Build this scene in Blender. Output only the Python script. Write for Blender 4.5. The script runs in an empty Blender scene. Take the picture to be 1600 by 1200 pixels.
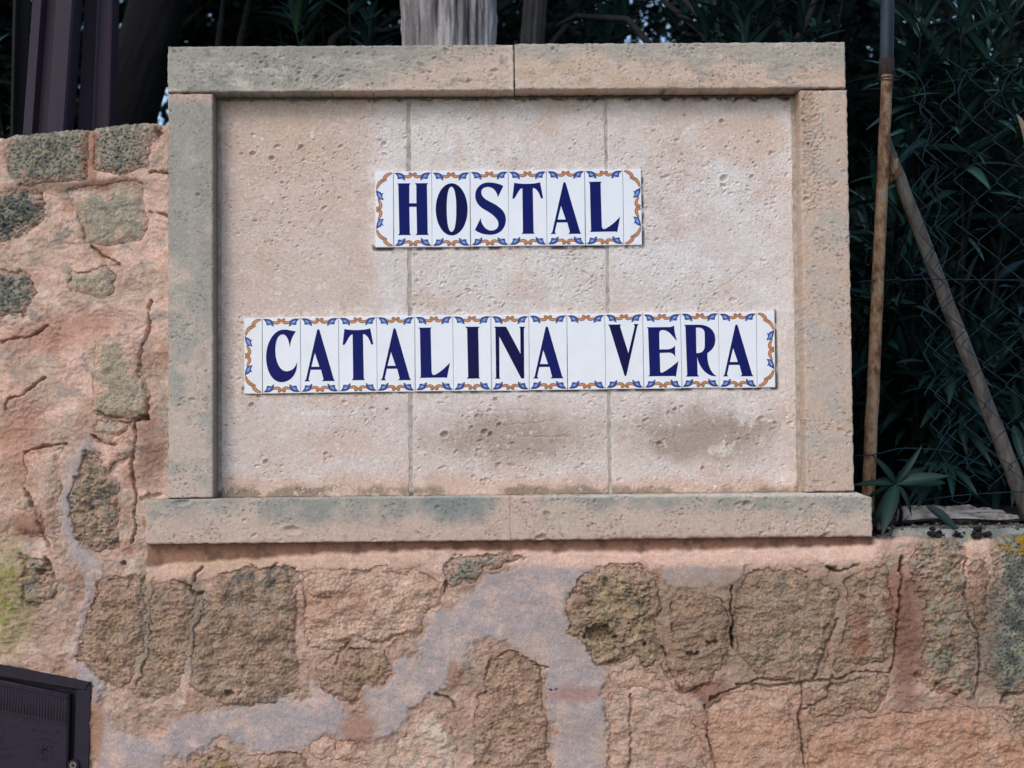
import bpy, math, random
import numpy as np
from mathutils import Vector, Matrix
from mathutils.geometry import tessellate_polygon
random.seed(7); RNG = np.random.default_rng(7)
scn = bpy.context.scene
COL = scn.collection

# ------------------------------------------------------------------ camera
CAMZ = 1.6; DIST = 2.67; FPX = 2222.0
YAW, PIT, ROL = map(math.radians, (0.778, 2.172, -0.539))
def axes():
    c, s = math.cos, math.sin
    f = np.array([s(YAW)*c(PIT), c(YAW)*c(PIT), s(PIT)]); r = np.array([c(YAW), -s(YAW), 0.]); u = np.cross(r, f)
    return r*c(ROL)+u*s(ROL), -r*s(ROL)+u*c(ROL), f
CR, CU, CF = axes()
CP = np.array([0., -DIST, CAMZ])
cam_d = bpy.data.cameras.new('camera'); cam = bpy.data.objects.new('camera', cam_d); COL.objects.link(cam); scn.camera = cam
cam_d.sensor_width = 36.0; cam_d.lens = FPX/1600*36; cam_d.clip_end = 500; cam_d.clip_start = 0.05
M = Matrix.Identity(4)
for i in range(3):
    M[i][0] = CR[i]; M[i][1] = CU[i]; M[i][2] = -CF[i]; M[i][3] = CP[i]
cam.matrix_world = M
cam_d.dof.use_dof = True; cam_d.dof.focus_distance = DIST; cam_d.dof.aperture_fstop = 6.3
def P(px, py, Y=0.0):
    """world point seen at photo pixel (px,py) lying on the vertical plane y=Y"""
    d = CF + CR*((px-800)/FPX) + CU*(-(py-600)/FPX)
    t = (Y+DIST)/d[1]
    return CP + d*t
def PROJ(x, y, z):
    vx, vy, vz = x-CP[0], y-CP[1], z-CP[2]
    a = vx*CR[0]+vy*CR[1]+vz*CR[2]; b = vx*CU[0]+vy*CU[1]+vz*CU[2]; c = vx*CF[0]+vy*CF[1]+vz*CF[2]
    return 800+FPX*a/c, 600-FPX*b/c

# ------------------------------------------------------------------ world, sun, exposure
SUN_EL, SUN_ROT = math.radians(38), math.radians(210)
w = bpy.data.worlds.new("World"); scn.world = w; w.use_nodes = True
nt = w.node_tree; nt.nodes.clear()
sky = nt.nodes.new('ShaderNodeTexSky'); sky.sky_type = 'NISHITA'; sky.sun_disc = False
sky.sun_elevation = SUN_EL; sky.sun_rotation = SUN_ROT
sky.air_density = 1.0; sky.dust_density = 1.2; sky.ozone_density = 1.6
hs = nt.nodes.new('ShaderNodeHueSaturation'); hs.inputs['Saturation'].default_value = 1.0
bg = nt.nodes.new('ShaderNodeBackground'); bg.inputs[1].default_value = 0.15
wo = nt.nodes.new('ShaderNodeOutputWorld')
nt.links.new(sky.outputs[0], hs.inputs['Color']); nt.links.new(hs.outputs[0], bg.inputs[0]); nt.links.new(bg.outputs[0], wo.inputs[0])
sd_ = bpy.data.lights.new('sun', 'SUN'); sd_.energy = 0.8; sd_.angle = math.radians(20); sd_.color = (1.0, 0.975, 0.95)
sun = bpy.data.objects.new('sun', sd_); COL.objects.link(sun)
az = SUN_ROT   # sun stands high, behind and left of the camera
sdir = Vector((math.sin(az)*math.cos(SUN_EL), math.cos(az)*math.cos(SUN_EL), math.sin(SUN_EL)))
sun.rotation_euler = sdir.to_track_quat('Z', 'Y').to_euler()
scn.view_settings.view_transform = 'Standard'; scn.view_settings.look = 'None'
scn.view_settings.exposure = 0.45; scn.view_settings.gamma = 1.0; scn.view_settings.use_curve_mapping = False

# ------------------------------------------------------------------ helpers
def lin(c):
    c = np.asarray(c, float)/255.0
    return np.where(c <= .04045, c/12.92, ((c+.055)/1.055)**2.4)
_ang = np.random.default_rng(3).random(4096)*2*np.pi
_gx, _gy = np.cos(_ang), np.sin(_ang)
def _h(xi, yi, s):
    h = (xi*374761393 + yi*668265263 + s*974634777) & 0xffffffff
    h = ((h ^ (h >> 13))*1274126177) & 0xffffffff
    return (h ^ (h >> 16))
def perlin(x, y, seed=0):
    xi = np.floor(x).astype(np.int64); yi = np.floor(y).astype(np.int64); fx = x-xi; fy = y-yi
    u = fx*fx*fx*(fx*(fx*6-15)+10); v = fy*fy*fy*(fy*(fy*6-15)+10)
    def g(a, b):
        k = _h(xi+a, yi+b, seed) & 4095
        return _gx[k]*(fx-a)+_gy[k]*(fy-b)
    n0 = g(0, 0)*(1-u)+g(1, 0)*u; n1 = g(0, 1)*(1-u)+g(1, 1)*u
    return (n0*(1-v)+n1*v)*1.5
def fbm(x, y, f, o=4, seed=0, gain=.5):
    s = 0; a = 1.0; t = 0
    for i in range(o):
        s = s + a*perlin(x*f+17.3*i, y*f-9.1*i, seed+i); t += a; a *= gain; f *= 2.03
    return s/t*1.35
def worley(x, y, seed=0):
    xi = np.floor(x).astype(np.int64); yi = np.floor(y).astype(np.int64); best = np.full(x.shape, 9.0)
    for a in (-1, 0, 1):
        for b in (-1, 0, 1):
            h = _h(xi+a, yi+b, seed)
            cx = xi+a+(h & 1023)/1023.0; cy = yi+b+((h >> 10) & 1023)/1023.0
            best = np.minimum(best, (cx-x)**2+(cy-y)**2)
    return np.sqrt(best)
def desat(C, k, g=1.0):
    l = (C[..., 0:1]*.3+C[..., 1:2]*.55+C[..., 2:3]*.15); return (l+(C-l)*k)*g
def ss(a, b, x):
    t = np.clip((x-a)/(b-a), 0, 1); return t*t*(3-2*t)
def mix(a, b, t):
    t = np.asarray(t); a = np.asarray(a); b = np.asarray(b)
    if t.ndim and (a.shape[-1:] == (3,) or b.shape[-1:] == (3,)): t = t[..., None]
    return a*(1-t)+b*t
def polysdf(px, py, poly):
    poly = np.asarray(poly, float); n = len(poly)
    d = np.full(px.shape, 1e18); ins = np.zeros(px.shape, bool)
    for i in range(n):
        a = poly[i]; b = poly[(i+1) % n]; e = b-a
        wx, wy = px-a[0], py-a[1]
        t = np.clip((wx*e[0]+wy*e[1])/(e@e+1e-9), 0, 1)
        d = np.minimum(d, (wx-e[0]*t)**2+(wy-e[1]*t)**2)
        if a[1] != b[1]:
            c = ((a[1] <= py) & (b[1] > py)) | ((b[1] <= py) & (a[1] > py))
            xx = a[0]+(py-a[1])/(b[1]-a[1])*e[0]
            ins ^= c & (px < xx)
    d = np.sqrt(d)
    return np.where(ins, -d, d)
def linesdf(px, py, pts):
    d = np.full(px.shape, 1e18)
    for a, b in zip(pts[:-1], pts[1:]):
        a = np.array(a, float); b = np.array(b, float); e = b-a
        wx, wy = px-a[0], py-a[1]; t = np.clip((wx*e[0]+wy*e[1])/(e@e+1e-9), 0, 1)
        d = np.minimum(d, (wx-e[0]*t)**2+(wy-e[1]*t)**2)
    return np.sqrt(d)

# ---- materials
MATS = {}
def nodes_of(name):
    m = bpy.data.materials.new(name); m.use_nodes = True; n = m.node_tree; n.nodes.clear()
    out = n.nodes.new('ShaderNodeOutputMaterial'); b = n.nodes.new('ShaderNodeBsdfPrincipled'); n.links.new(b.outputs[0], out.inputs[0])
    return m, n, b
def nz(n, vec, scale, detail=4, rough=.6, typ='ShaderNodeTexNoise'):
    t = n.nodes.new(typ); t.inputs['Scale'].default_value = scale
    if 'Detail' in t.inputs: t.inputs['Detail'].default_value = detail
    if 'Roughness' in t.inputs: t.inputs['Roughness'].default_value = rough
    if vec: n.links.new(vec, t.inputs['Vector'])
    return t
def maprange(n, sock, a, b, c, d):
    m = n.nodes.new('ShaderNodeMapRange'); n.links.new(sock, m.inputs[0])
    for i, v in enumerate((a, b, c, d)): m.inputs[i+1].default_value = v
    return m.outputs[0]
def math_(n, op, a, b):
    m = n.nodes.new('ShaderNodeMath'); m.operation = op
    for i, v in enumerate((a, b)):
        if hasattr(v, 'is_linked'): n.links.new(v, m.inputs[i])
        else: m.inputs[i].default_value = v
    return m.outputs[0]
def scalecol(n, col, fac):
    v = n.nodes.new('ShaderNodeVectorMath'); v.operation = 'SCALE'; n.links.new(col, v.inputs[0]); n.links.new(fac, v.inputs['Scale']); return v.outputs[0]
def surface_mat(name, lo=.66, hi=1.34, bump=.0017, scale=430, rough=.92):
    """mineral surface: mid-scale colour from the mesh's Col attribute, fine grain and relief from noise"""
    m, n, b = nodes_of(name)
    at = n.nodes.new('ShaderNodeAttribute'); at.attribute_name = 'Col'
    gr = n.nodes.new('ShaderNodeAttribute'); gr.attribute_name = 'Grain'
    tc = n.nodes.new('ShaderNodeTexCoord').outputs['Object']
    n1 = nz(n, tc, scale, 5, .7); n2 = nz(n, tc, scale*.28, 5, .65); n3 = nz(n, tc, scale*2.2, 2, .5)
    f = maprange(n, n1.outputs['Fac'], .3, .7, lo, hi); f2 = maprange(n, n2.outputs['Fac'], .3, .7, .9, 1.1)
    n.links.new(scalecol(n, scalecol(n, at.outputs['Color'], f), f2), b.inputs['Base Color'])
    hsum = math_(n, 'ADD', n1.outputs['Fac'], math_(n, 'MULTIPLY', n3.outputs['Fac'], .5))
    hsum = math_(n, 'ADD', hsum, math_(n, 'MULTIPLY', n2.outputs['Fac'], 1.2))
    hh = math_(n, 'MULTIPLY', hsum, gr.outputs['Fac'])
    bp = n.nodes.new('ShaderNodeBump'); bp.inputs['Distance'].default_value = bump; bp.inputs['Strength'].default_value = 1.0
    n.links.new(hh, bp.inputs['Height']); n.links.new(bp.outputs[0], b.inputs['Normal'])
    b.inputs['Roughness'].default_value = rough; b.inputs['Specular IOR Level'].default_value = .25
    MATS[name] = m; return m
def simple_mat(name, col, rough=.6, metal=0, nscale=60, lo=.8, hi=1.2, bump=.0, bscale=200, spec=.5, stretch=None):
    m, n, b = nodes_of(name)
    tc = n.nodes.new('ShaderNodeTexCoord').outputs['Object']
    if stretch:
        mp = n.nodes.new('ShaderNodeMapping'); mp.inputs['Scale'].default_value = stretch; n.links.new(tc, mp.inputs[0]); tc = mp.outputs[0]
    n1 = nz(n, tc, nscale, 5, .6); f = maprange(n, n1.outputs['Fac'], .3, .7, lo, hi)
    rgb = n.nodes.new('ShaderNodeRGB'); rgb.outputs[0].default_value = (*col, 1)
    n.links.new(scalecol(n, rgb.outputs[0], f), b.inputs['Base Color'])
    b.inputs['Roughness'].default_value = rough; b.inputs['Metallic'].default_value = metal; b.inputs['Specular IOR Level'].default_value = spec
    if bump:
        n2 = nz(n, tc, bscale, 4, .6); bp = n.nodes.new('ShaderNodeBump'); bp.inputs['Distance'].default_value = bump
        n.links.new(n2.outputs['Fac'], bp.inputs['Height']); n.links.new(bp.outputs[0], b.inputs['Normal'])
    MATS[name] = m; return m
def two_tone(name, c1, c2, scale, thr=.5, rough=.7, stretch=None, bump=.001, c3=None):
    m, n, b = nodes_of(name)
    tc = n.nodes.new('ShaderNodeTexCoord').outputs['Object']
    if stretch:
        mp = n.nodes.new('ShaderNodeMapping'); mp.inputs['Scale'].default_value = stretch; n.links.new(tc, mp.inputs[0]); tc = mp.outputs[0]
    n1 = nz(n, tc, scale, 6, .68)
    cr = n.nodes.new('ShaderNodeValToRGB'); n.links.new(n1.outputs['Fac'], cr.inputs[0])
    cr.color_ramp.elements[0].position = thr-.09; cr.color_ramp.elements[0].color = (*c1, 1)
    cr.color_ramp.elements[1].position = thr+.09; cr.color_ramp.elements[1].color = (*c2, 1)
    if c3: e = cr.color_ramp.elements.new(thr+.16); e.color = (*c3, 1)
    n2 = nz(n, tc, scale*5, 4, .6); f = maprange(n, n2.outputs['Fac'], .3, .7, .75, 1.25)
    n.links.new(scalecol(n, cr.outputs[0], f), b.inputs['Base Color']); b.inputs['Roughness'].default_value = rough
    bp = n.nodes.new('ShaderNodeBump'); bp.inputs['Distance'].default_value = bump; n.links.new(n2.outputs['Fac'], bp.inputs['Height']); n.links.new(bp.outputs[0], b.inputs['Normal'])
    b.inputs['Specular IOR Level'].default_value = .3
    MATS[name] = m; return m
M_STONE = surface_mat('weathered_stone')
M_ASHLAR = surface_mat('cut_sandstone', .84, 1.16, .0012, 480)
M_MORTAR = surface_mat('lime_mortar', .78, 1.22, .0016, 400)

# ---- object builders
def empty(name, loc, label=None, cat=None, group=None, kind=None):
    o = bpy.data.objects.new(name, None); COL.objects.link(o); o.location = Vector(loc); o.empty_display_size = .05
    tag(o, label, cat, group, kind); return o
def tag(o, label=None, cat=None, group=None, kind=None):
    for k, v in (('label', label), ('category', cat), ('group', group), ('kind', kind)):
        if v: o[k] = v
    return o
def wloc(o):
    v = Vector((0, 0, 0))
    while o: v = v+o.location; o = o.parent
    return v
def mk(name, verts, faces, mats, parent=None, col=None, grain=None, smooth=True, fmat=None, recenter=True, ngon=False, base=False):
    """verts in world coordinates; faces = array (n,3|4) or python list for ngon"""
    V = np.asarray(verts, float).reshape(-1, 3)
    c = (V.min(0)+V.max(0))/2 if recenter else np.zeros(3)
    if base: c = np.array([c[0], c[1], V[:, 2].min()])
    me = bpy.data.meshes.new(name)
    if ngon:
        me.from_pydata((V-c).tolist(), [], [list(map(int, f)) for f in faces])
    else:
        F = np.asarray(faces, np.int32); k = F.shape[1]
        me.vertices.add(len(V)); me.vertices.foreach_set('co', (V-c).astype(np.float32).ravel())
        me.loops.add(F.size); me.loops.foreach_set('vertex_index', F.ravel())
        me.polygons.add(len(F)); me.polygons.foreach_set('loop_start', np.arange(0, F.size, k, dtype=np.int32)); me.polygons.foreach_set('loop_total', np.full(len(F), k, np.int32))
        me.update(calc_edges=True); me.validate()
    if smooth: me.polygons.foreach_set('use_smooth', np.ones(len(me.polygons), bool))
    for m in (mats if isinstance(mats, (list, tuple)) else [mats]): me.materials.append(m)
    if fmat is not None: me.polygons.foreach_set('material_index', np.asarray(fmat, np.int32))
    if col is not None:
        a = me.attributes.new('Col', 'FLOAT_COLOR', 'POINT'); cc = np.ones((len(V), 4), np.float32); cc[:, :3] = np.clip(np.asarray(col).reshape(-1, 3), .004, .95); a.data.foreach_set('color', cc.ravel())
        g = me.attributes.new('Grain', 'FLOAT', 'POINT'); gg = np.full(len(V), 1.0, np.float32) if grain is None else np.asarray(grain, np.float32).ravel(); g.data.foreach_set('value', gg)
    me.update()
    o = bpy.data.objects.new(name, me); COL.objects.link(o)
    if parent: o.parent = parent; o.location = Vector(c)-wloc(parent)
    else: o.location = Vector(c)
    return o
def grid_faces(mask_cells, nu, nv):
    """cells (i row, j col) -> quads of vertex ids in a (nv,nu) grid; wound to face -y"""
    i, j = np.nonzero(mask_cells)
    a = i*nu+j
    return np.stack([a, a+1, a+nu+1, a+nu], 1)
def compact(V, F, *attrs):
    used = np.zeros(len(V), bool); used[F.ravel()] = True
    idx = np.cumsum(used)-1
    return (V[used], idx[F])+tuple(a[used] for a in attrs)
def tube(path, rad, seg=8, cap=True):
    """returns verts, quads of a tube along path; rad scalar or list"""
    path = np.asarray(path, float); n = len(path); rad = np.broadcast_to(np.asarray(rad, float), (n,))
    V = []; F = []
    t = np.gradient(path, axis=0); t /= np.linalg.norm(t, axis=1)[:, None]+1e-12
    ref = np.array([0, 0, 1.0]) if abs(t[0][2]) < .9 else np.array([1.0, 0, 0])
    nrm = np.cross(t[0], ref); nrm /= np.linalg.norm(nrm)
    for i in range(n):
        nrm = nrm-t[i]*(nrm@t[i]); nrm /= np.linalg.norm(nrm)+1e-12; bn = np.cross(t[i], nrm)
        for k in range(seg):
            a = 2*np.pi*k/seg; V.append(path[i]+(nrm*np.cos(a)+bn*np.sin(a))*rad[i])
    for i in range(n-1):
        for k in range(seg):
            k2 = (k+1) % seg; F.append((i*seg+k, i*seg+k2, (i+1)*seg+k2, (i+1)*seg+k))
    if cap:
        for i, s in ((0, -1), (n-1, 1)):
            c = len(V); V.append(path[i])
            for k in range(seg):
                a, b = i*seg+k, i*seg+(k+1) % seg
                F.append((c, b, a, c) if s < 0 else (c, a, b, c))
    return V, F
def join(parts):
    V = []; F = []
    for v, f in parts:
        o = len(V); V += list(v); F += [tuple(x+o for x in q) for q in f]
    return V, F
def tris_ok(F):   # drop repeated vertex of degenerate quads
    return [tuple(dict.fromkeys(f)) for f in F]
def mktube(name, path, rad, mat, parent=None, seg=8, **k):
    V, F = tube(path, rad, seg); return mk(name, V, tris_ok(F), mat, parent, ngon=True, **k)
def prism_px(poly, y0, y1, bevel=0.0):
    """solid with outline given at photo pixels on plane y0 (front), going straight back to y1"""
    A = np.array([P(x, y, y0) for x, y in poly]); B = A.copy(); B[:, 1] = y1
    n = len(A)
    if bevel:
        c = A.mean(0); A2 = A.copy(); A2[:, 1] += bevel
        d = (c-A); d[:, 1] = 0; L = np.linalg.norm(d, axis=1)[:, None]; A = A+d/L*bevel*1.3
        V = list(A)+list(A2)+list(B)
        F = [list(range(n))[::-1]]
        for k in (0, n):
            F += [(k+i, k+(i+1) % n, k+n+(i+1) % n, k+n+i) for i in range(n)]
        F.append([2*n+i for i in range(n)])
    else:
        V = list(A)+list(B); F = [list(range(n))[::-1]]+[(i, (i+1) % n, n+(i+1) % n, n+i) for i in range(n)]+[[n+i for i in range(n)]]
    return V, F
def fixnormals(o):
    import bmesh
    b = bmesh.new(); b.from_mesh(o.data); bmesh.ops.recalc_face_normals(b, faces=b.faces); b.to_mesh(b and o.data); b.free()

# ================================================================== SETTING: ground
g_mat = two_tone('asphalt', (.045, .045, .047), (.07, .07, .07), 30, .5, .9)
pav_mat = two_tone('concrete_pavement', (.2, .19, .175), (.26, .25, .235), 6, .5, .9)
soil_mat = two_tone('dark_soil', (.014, .012, .009), (.03, .025, .018), 9, .5, .95, bump=.01)
o = mk('ground', [(-150, -150, 0), (150, -150, 0), (150, 150, 0), (-150, 150, 0)], [(0, 1, 2, 3)], g_mat, recenter=False, smooth=False); tag(o, kind='structure')
V = []; F = []
def box(x0, x1, y0, y1, z0, z1):
    v = [(x, y, z) for z in (z0, z1) for y in (y0, y1) for x in (x0, x1)]
    f = [(0, 2, 3, 1), (4, 5, 7, 6), (0, 1, 5, 4), (2, 6, 7, 3), (0, 4, 6, 2), (1, 3, 7, 5)]
    return v, f
v, f = box(-8, 8, -1.5, 0.25, .004, .12); o = mk('pavement', v, f, pav_mat, recenter=False, smooth=False); tag(o, kind='structure')
BANK = 1.425
n = 90
gx = np.linspace(-12, 12, n*2); gy = np.concatenate([np.linspace(.1, 3, 60), np.linspace(3.2, 25, 40)])
GX, GY = np.meshgrid(gx, gy)
GZ = BANK+fbm(GX, GY, 1.3, 5, 77)*.03+fbm(GX, GY, 12, 3, 78)*.008+np.clip(GY-.5, 0, 30)*.03
o = mk('soil_bank', np.stack([GX, GY, GZ], -1).reshape(-1, 3), grid_faces(np.ones((len(gy)-1, len(gx)-1), bool), len(gx), len(gy)), soil_mat, recenter=False); tag(o, kind='structure')

# ================================================================== RUBBLE WALL
STEP = .0019
sl = P(-45, 600)[0]; sr = P(1645, 600)[0]; zb = P(800, 1250)[2]
ux = np.concatenate([np.arange(-5.0, sl-.03, .05), np.arange(sl, sr, STEP), np.arange(sr+.03, 5.0, .05)])
ztopmax = P(260, 180)[2]+.055
vz = np.concatenate([np.arange(0.0, zb-.03, .05), np.arange(zb, ztopmax, STEP)])
NU, NV = len(ux), len(vz)
X, Z = np.meshgrid(ux, vz)
PX, PY = PROJ(X, 0*X, Z)
jump = P(276, 500)[0]
tl_px = [(-3000, 240), (-60, 222), (0, 215), (60, 209), (133, 202), (190, 196), (232, 193), (262, 193), (300, 193)]
tr_px = [(200, 826), (1340, 826), (1366, 842), (1395, 846), (1420, 838), (1455, 841), (1500, 842), (1512, 848), (1545, 842), (1600, 838), (1700, 838), (4000, 838)]
tlw = np.array([P(*q)[[0, 2]] for q in tl_px]); trw = np.array([P(*q)[[0, 2]] for q in tr_px])
def ztop(x):
    return np.where(x < jump, np.interp(x, tlw[:, 0], tlw[:, 1])+fbm(x, 0*x, 60, 3, 9)*.0022, np.interp(x, trw[:, 0], trw[:, 1])+fbm(x, 0*x, 45, 3, 5)*.003)
ZT = ztop(ux)[None, :]+0*Z
S = Z-ZT
SMAX = .05
RE = .012
def wrap(Xa, Za, Sa, ZTa, h):
    """front face for S<0, rounding over the arris and running back over the wall top for S>0"""
    t = np.clip((Sa+RE)/RE, 0, 1)
    y = RE*(1-np.sqrt(np.clip(1-t*t, 0, 1)))
    over = np.clip(Sa, 0, None); y = y+over+np.clip(over-.015, 0, None)**2*180
    z = np.minimum(Za, ZTa)
    a = ss(-RE, .004, Sa)*math.pi/2
    return np.stack([Xa, y-h*np.cos(a), z+h*np.sin(a)*.6], -1)

warpx = fbm(PX, PY, 1/30, 4, 21)*9+fbm(PX, PY, 1/7, 2, 22)*3
warpy = fbm(PX, PY, 1/30, 4, 31)*9+fbm(PX, PY, 1/7, 2, 32)*3
WX, WY = PX+warpx, PY+warpy
# --- base mortar relief (metres, towards the street)
lowN = fbm(PX, PY, 1/110, 4, 41); midN = fbm(PX, PY, 1/26, 4, 42); finN = fbm(PX, PY, 1/7, 3, 43)
ter = fbm(PX+midN*14, PY*1.35, 1/75, 4, 44)*4.2
tf = ter-np.floor(ter); terr = (np.floor(ter)+ss(.86, 1.0, tf))
rgh = ss(-.15, .35, fbm(PX, PY, 1/90, 3, 45))
gran = fbm(PX, PY, 1/3.2, 2, 47)
HM = lowN*.0045+midN*.0018+finN*.0010*(.5+rgh)+gran*.0005*(.4+rgh)+terr*.0016
rid = 1-np.abs(fbm(PX, PY*1.2, 1/30, 4, 46))*2.2
HM += np.clip(rid, 0, 1)**4*.0016*rgh
GR = .8+.7*rgh
# --- base mortar colour
PK = lin((208, 174, 158)); TAN = lin((190, 164, 146)); ORB = lin((172, 134, 114)); PALE = lin((212, 190, 176)); BRN = lin((128, 98, 84)); RED = lin((140, 98, 84)); GRY = lin((150, 142, 134))
CM = mix(PK[None, None], TAN, ss(-.25, .45, fbm(PX, PY, 1/70, 5, 51)))
CM = mix(CM, ORB, .75*ss(.1, .5, fbm(PX, PY, 1/85, 5, 52)))
CM = mix(CM, PALE, .6*ss(.15, .6, fbm(PX, PY, 1/45, 5, 53)))
CM = mix(CM, GRY, .7*ss(.2, .5, fbm(PX, PY, 1/30, 5, 54)))
CM = CM*(1+.13*midN+.10*finN)[..., None]

def soft(poly, width, w=1.0):
    return ss(width, -width, polysdf(PX+warpx*w, PY+warpy*w, poly))
# lilac cement smear
CEM1 = [(835, 874), (767, 895), (733, 921), (712, 941), (690, 952), (664, 968), (667, 993), (652, 1005), (657, 1028), (627, 1027), (613, 1035), (617, 1055), (598, 1073), (567, 1075), (572, 1098), (582, 1110), (557, 1121), (540, 1110), (517, 1082), (490, 1063), (483, 1085), (473, 1100), (420, 1090), (400, 1103), (333, 1110), (267, 1123), (253, 1158), (213, 1158), (177, 1137), (160, 1100), (163, 1073), (148, 1047), (117, 1033), (128, 985), (142, 935), (163, 880), (150, 868), (122, 862), (116, 840), (112, 800), (118, 760), (132, 725), (142, 680), (128, 690), (104, 725), (92, 770), (93, 815), (104, 855), (122, 885), (136, 898), (128, 935), (116, 985), (105, 1040), (128, 1068), (142, 1075), (146, 1130), (143, 1215), (250, 1215), (257, 1185), (293, 1187), (350, 1155), (400, 1172), (460, 1177), (483, 1163), (500, 1150), (553, 1155), (600, 1153), (627, 1133), (653, 1103), (683, 1087), (700, 1074), (713, 1053), (740, 1007), (760, 998), (800, 1012), (833, 1030), (857, 1047), (857, 1083), (863, 1117), (868, 1215), (944, 1215), (953, 1133), (943, 1087), (947, 1047), (917, 1017), (893, 987), (883, 943), (890, 920), (905, 900), (925, 888)]
CEM2 = [(1030, 884), (1170, 878), (1162, 898), (1123, 925), (1108, 915), (1093, 921), (1053, 922), (1036, 905)]
cs1 = polysdf(PX+warpx, PY+warpy, CEM1)+fbm(PX, PY, 1/14, 4, 65, .6)*9; cs2 = polysdf(PX+warpx*.8, PY+warpy*.8, CEM2)+fbm(PX, PY, 1/14, 4, 66, .6)*5
ce = np.maximum(ss(7, -7, cs1), ss(4, -4, cs2)); halo = ss(26, 2, cs1)*(1-ce)*ss(-.3, .3, fbm(PX, PY, 1/40, 4, 67))
CM = mix(CM, lin((150, 120, 104)), .55*halo)
patchn = fbm(PX, PY, 1/24, 3, 61)
ce_c = ce*(1-.4*ss(.2, .55, patchn))*(1-.45*ss(.0, .5, fbm(PX, PY, 1/70, 6, 63, .62)))
LIL = lin((164, 151, 148)); LIL2 = lin((156, 146, 147))
CM = mix(CM, mix(LIL, LIL2, ss(-.4, .4, fbm(PX, PY, 1/30, 4, 62)))*(1+.05*finN)[..., None], ce_c*.95)
HM = mix(HM, lowN*.004+midN*.0008+finN*.0003+.0010+.0022*np.clip(ce*2-1, 0, 1)+.0007*fbm(PX*.25+PY*.1, PY*1.1-PX*.3, 1/9, 3, 64), ce)
GR = mix(GR, .35, ce)
STONES = []
def ST(kind, off, poly, **k): STONES.append((kind, off, poly, k))
# --- colour stains that belong to the wall
def ell(cx, cy, rx, ry, s=.5, ang=0, w=1.0):
    a = math.radians(ang); dx = PX+warpx*w-cx; dy = PY+warpy*w-cy
    u = (dx*math.cos(a)+dy*math.sin(a))/rx; v = (-dx*math.sin(a)+dy*math.cos(a))/ry
    return ss(1+s, 1-s, np.sqrt(u*u+v*v))
reg = ss(868, 905, PY+midN*12)*(1-ce)
kbm = np.abs(fbm(PX, PY*1.2, 1/28, 5, 48, .58)); HM += reg*(np.minimum(kbm, .5)*1.5-.3)*.0042; GR = GR+.5*reg
CM = mix(CM, lin((168, 140, 122)), .5*reg*ss(-.3, .3, fbm(PX, PY, 1/50, 5, 49, .6)))*(1+.12*gran)[..., None]
STAIN = [(ell(1240, 975, 330, 92, .35), lin((154, 130, 112)), .75), (ell(1300, 1150, 340, 60, .4), lin((172, 134, 112)), .55), (ell(230, 985, 22, 90, .5), lin((150, 136, 120)), .85), (ell(307, 985, 20, 80, .5), lin((152, 138, 122)), .85), (ell(1142, 960, 20, 60, .5), lin((140, 122, 106)), .6), (ell(1550, 1000, 40, 100, .5), lin((120, 112, 102)), .7)]
STAIN += [(ell(8, 935, 38, 80, .8)*(.35+.65*ss(-.25, .25, fbm(PX, PY, 1/11, 5, 69, .65))), lin((136, 140, 66)), .85), (ell(236, 700, 22, 52, .5), RED, .6), (ell(48, 822, 34, 22, .5), lin((134, 98, 86)), .8),
         (ell(150, 1140, 13, 50, .4, 0, .3), lin((156, 114, 84)), .75), (ell(330, 870, 90, 16, .4), lin((184, 162, 120)), .5),
         (ell(90, 520, 90, 26, .6, -12), lin((168, 112, 88)), .45), (ell(30, 690, 34, 80, .6), lin((166, 112, 88)), .5), (ell(500, 945, 70, 34, .5), lin((158, 118, 98)), .45), (ell(520, 930, 28, 9, .5), lin((140, 100, 84)), .5),
         (ell(140, 245, 14, 48, .4, 3, .4), lin((152, 112, 90)), .8), (ell(170, 288, 60, 9, .5, -4, .4), lin((116, 82, 68)), .8), (ell(60, 292, 60, 9, .5, 0, .5), lin((110, 88, 74)), .6),
         (ell(1108, 1080, 32, 18, .35), lin((130, 88, 76)), .75), (ell(800, 1070, 40, 60, .6), lin((150, 118, 98)), .5), (ell(710, 1050, 10, 26, .4), lin((150, 112, 92)), .7), (ell(560, 1140, 30, 22, .4), lin((158, 118, 98)), .8),
         (ell(1418, 1000, 24, 115, .6, 2), lin((134, 96, 84)), .85), (ell(1395, 935, 16, 46, .4, 10), lin((146, 102, 86)), .6), (ell(900, 1085, 48, 12, .5, -4), lin((158, 118, 108)), .7)]
for m_, c_, k_ in STAIN: CM = mix(CM, c_, m_*k_)
# --- the bed joint and mortar fillet under the sign's base stone
sb = np.interp(PX, [228, 1363], [851, 839])                 # underside of the base stone in the photo
d = PY-sb
inx = ss(226, 232, PX)*ss(1372, 1362, PX)
wv = np.interp(PX, [228, 260, 420, 520, 700, 860, 1000, 1370], [36, 30, 20, 16, 12, 17, 18, 12])+midN*4
strip = inx*ss(wv+5, wv-3, d)*ss(-14, -8, d)
CM = mix(CM, mix(lin((146, 108, 92)), lin((112, 82, 72)), ss(0, .5, midN))*(1+.12*finN)[..., None], strip*.95)
HM = HM*(1-.75*strip)-.004*strip
band = inx*ss(wv-2, wv+6, d)*ss(wv+34, wv+16, d+midN*10)
CM = mix(CM, lin((222, 186, 170)), band*.75*ss(600, 1000, PX)); CM = mix(CM, lin((206, 172, 152)), band*.6*ss(800, 500, PX))
HM = mix(HM, .004+lowN*.003, band*.7); GR = mix(GR, .45, band)
# recess behind the cut stones
HM = np.where((PX > 265) & (PY < sb-6) & (PX < 1372), -.035, HM)
HM = np.where((PX > 231) & (PY > 781) & (PY < sb-3) & (PX < 300), -.035, HM)
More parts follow.
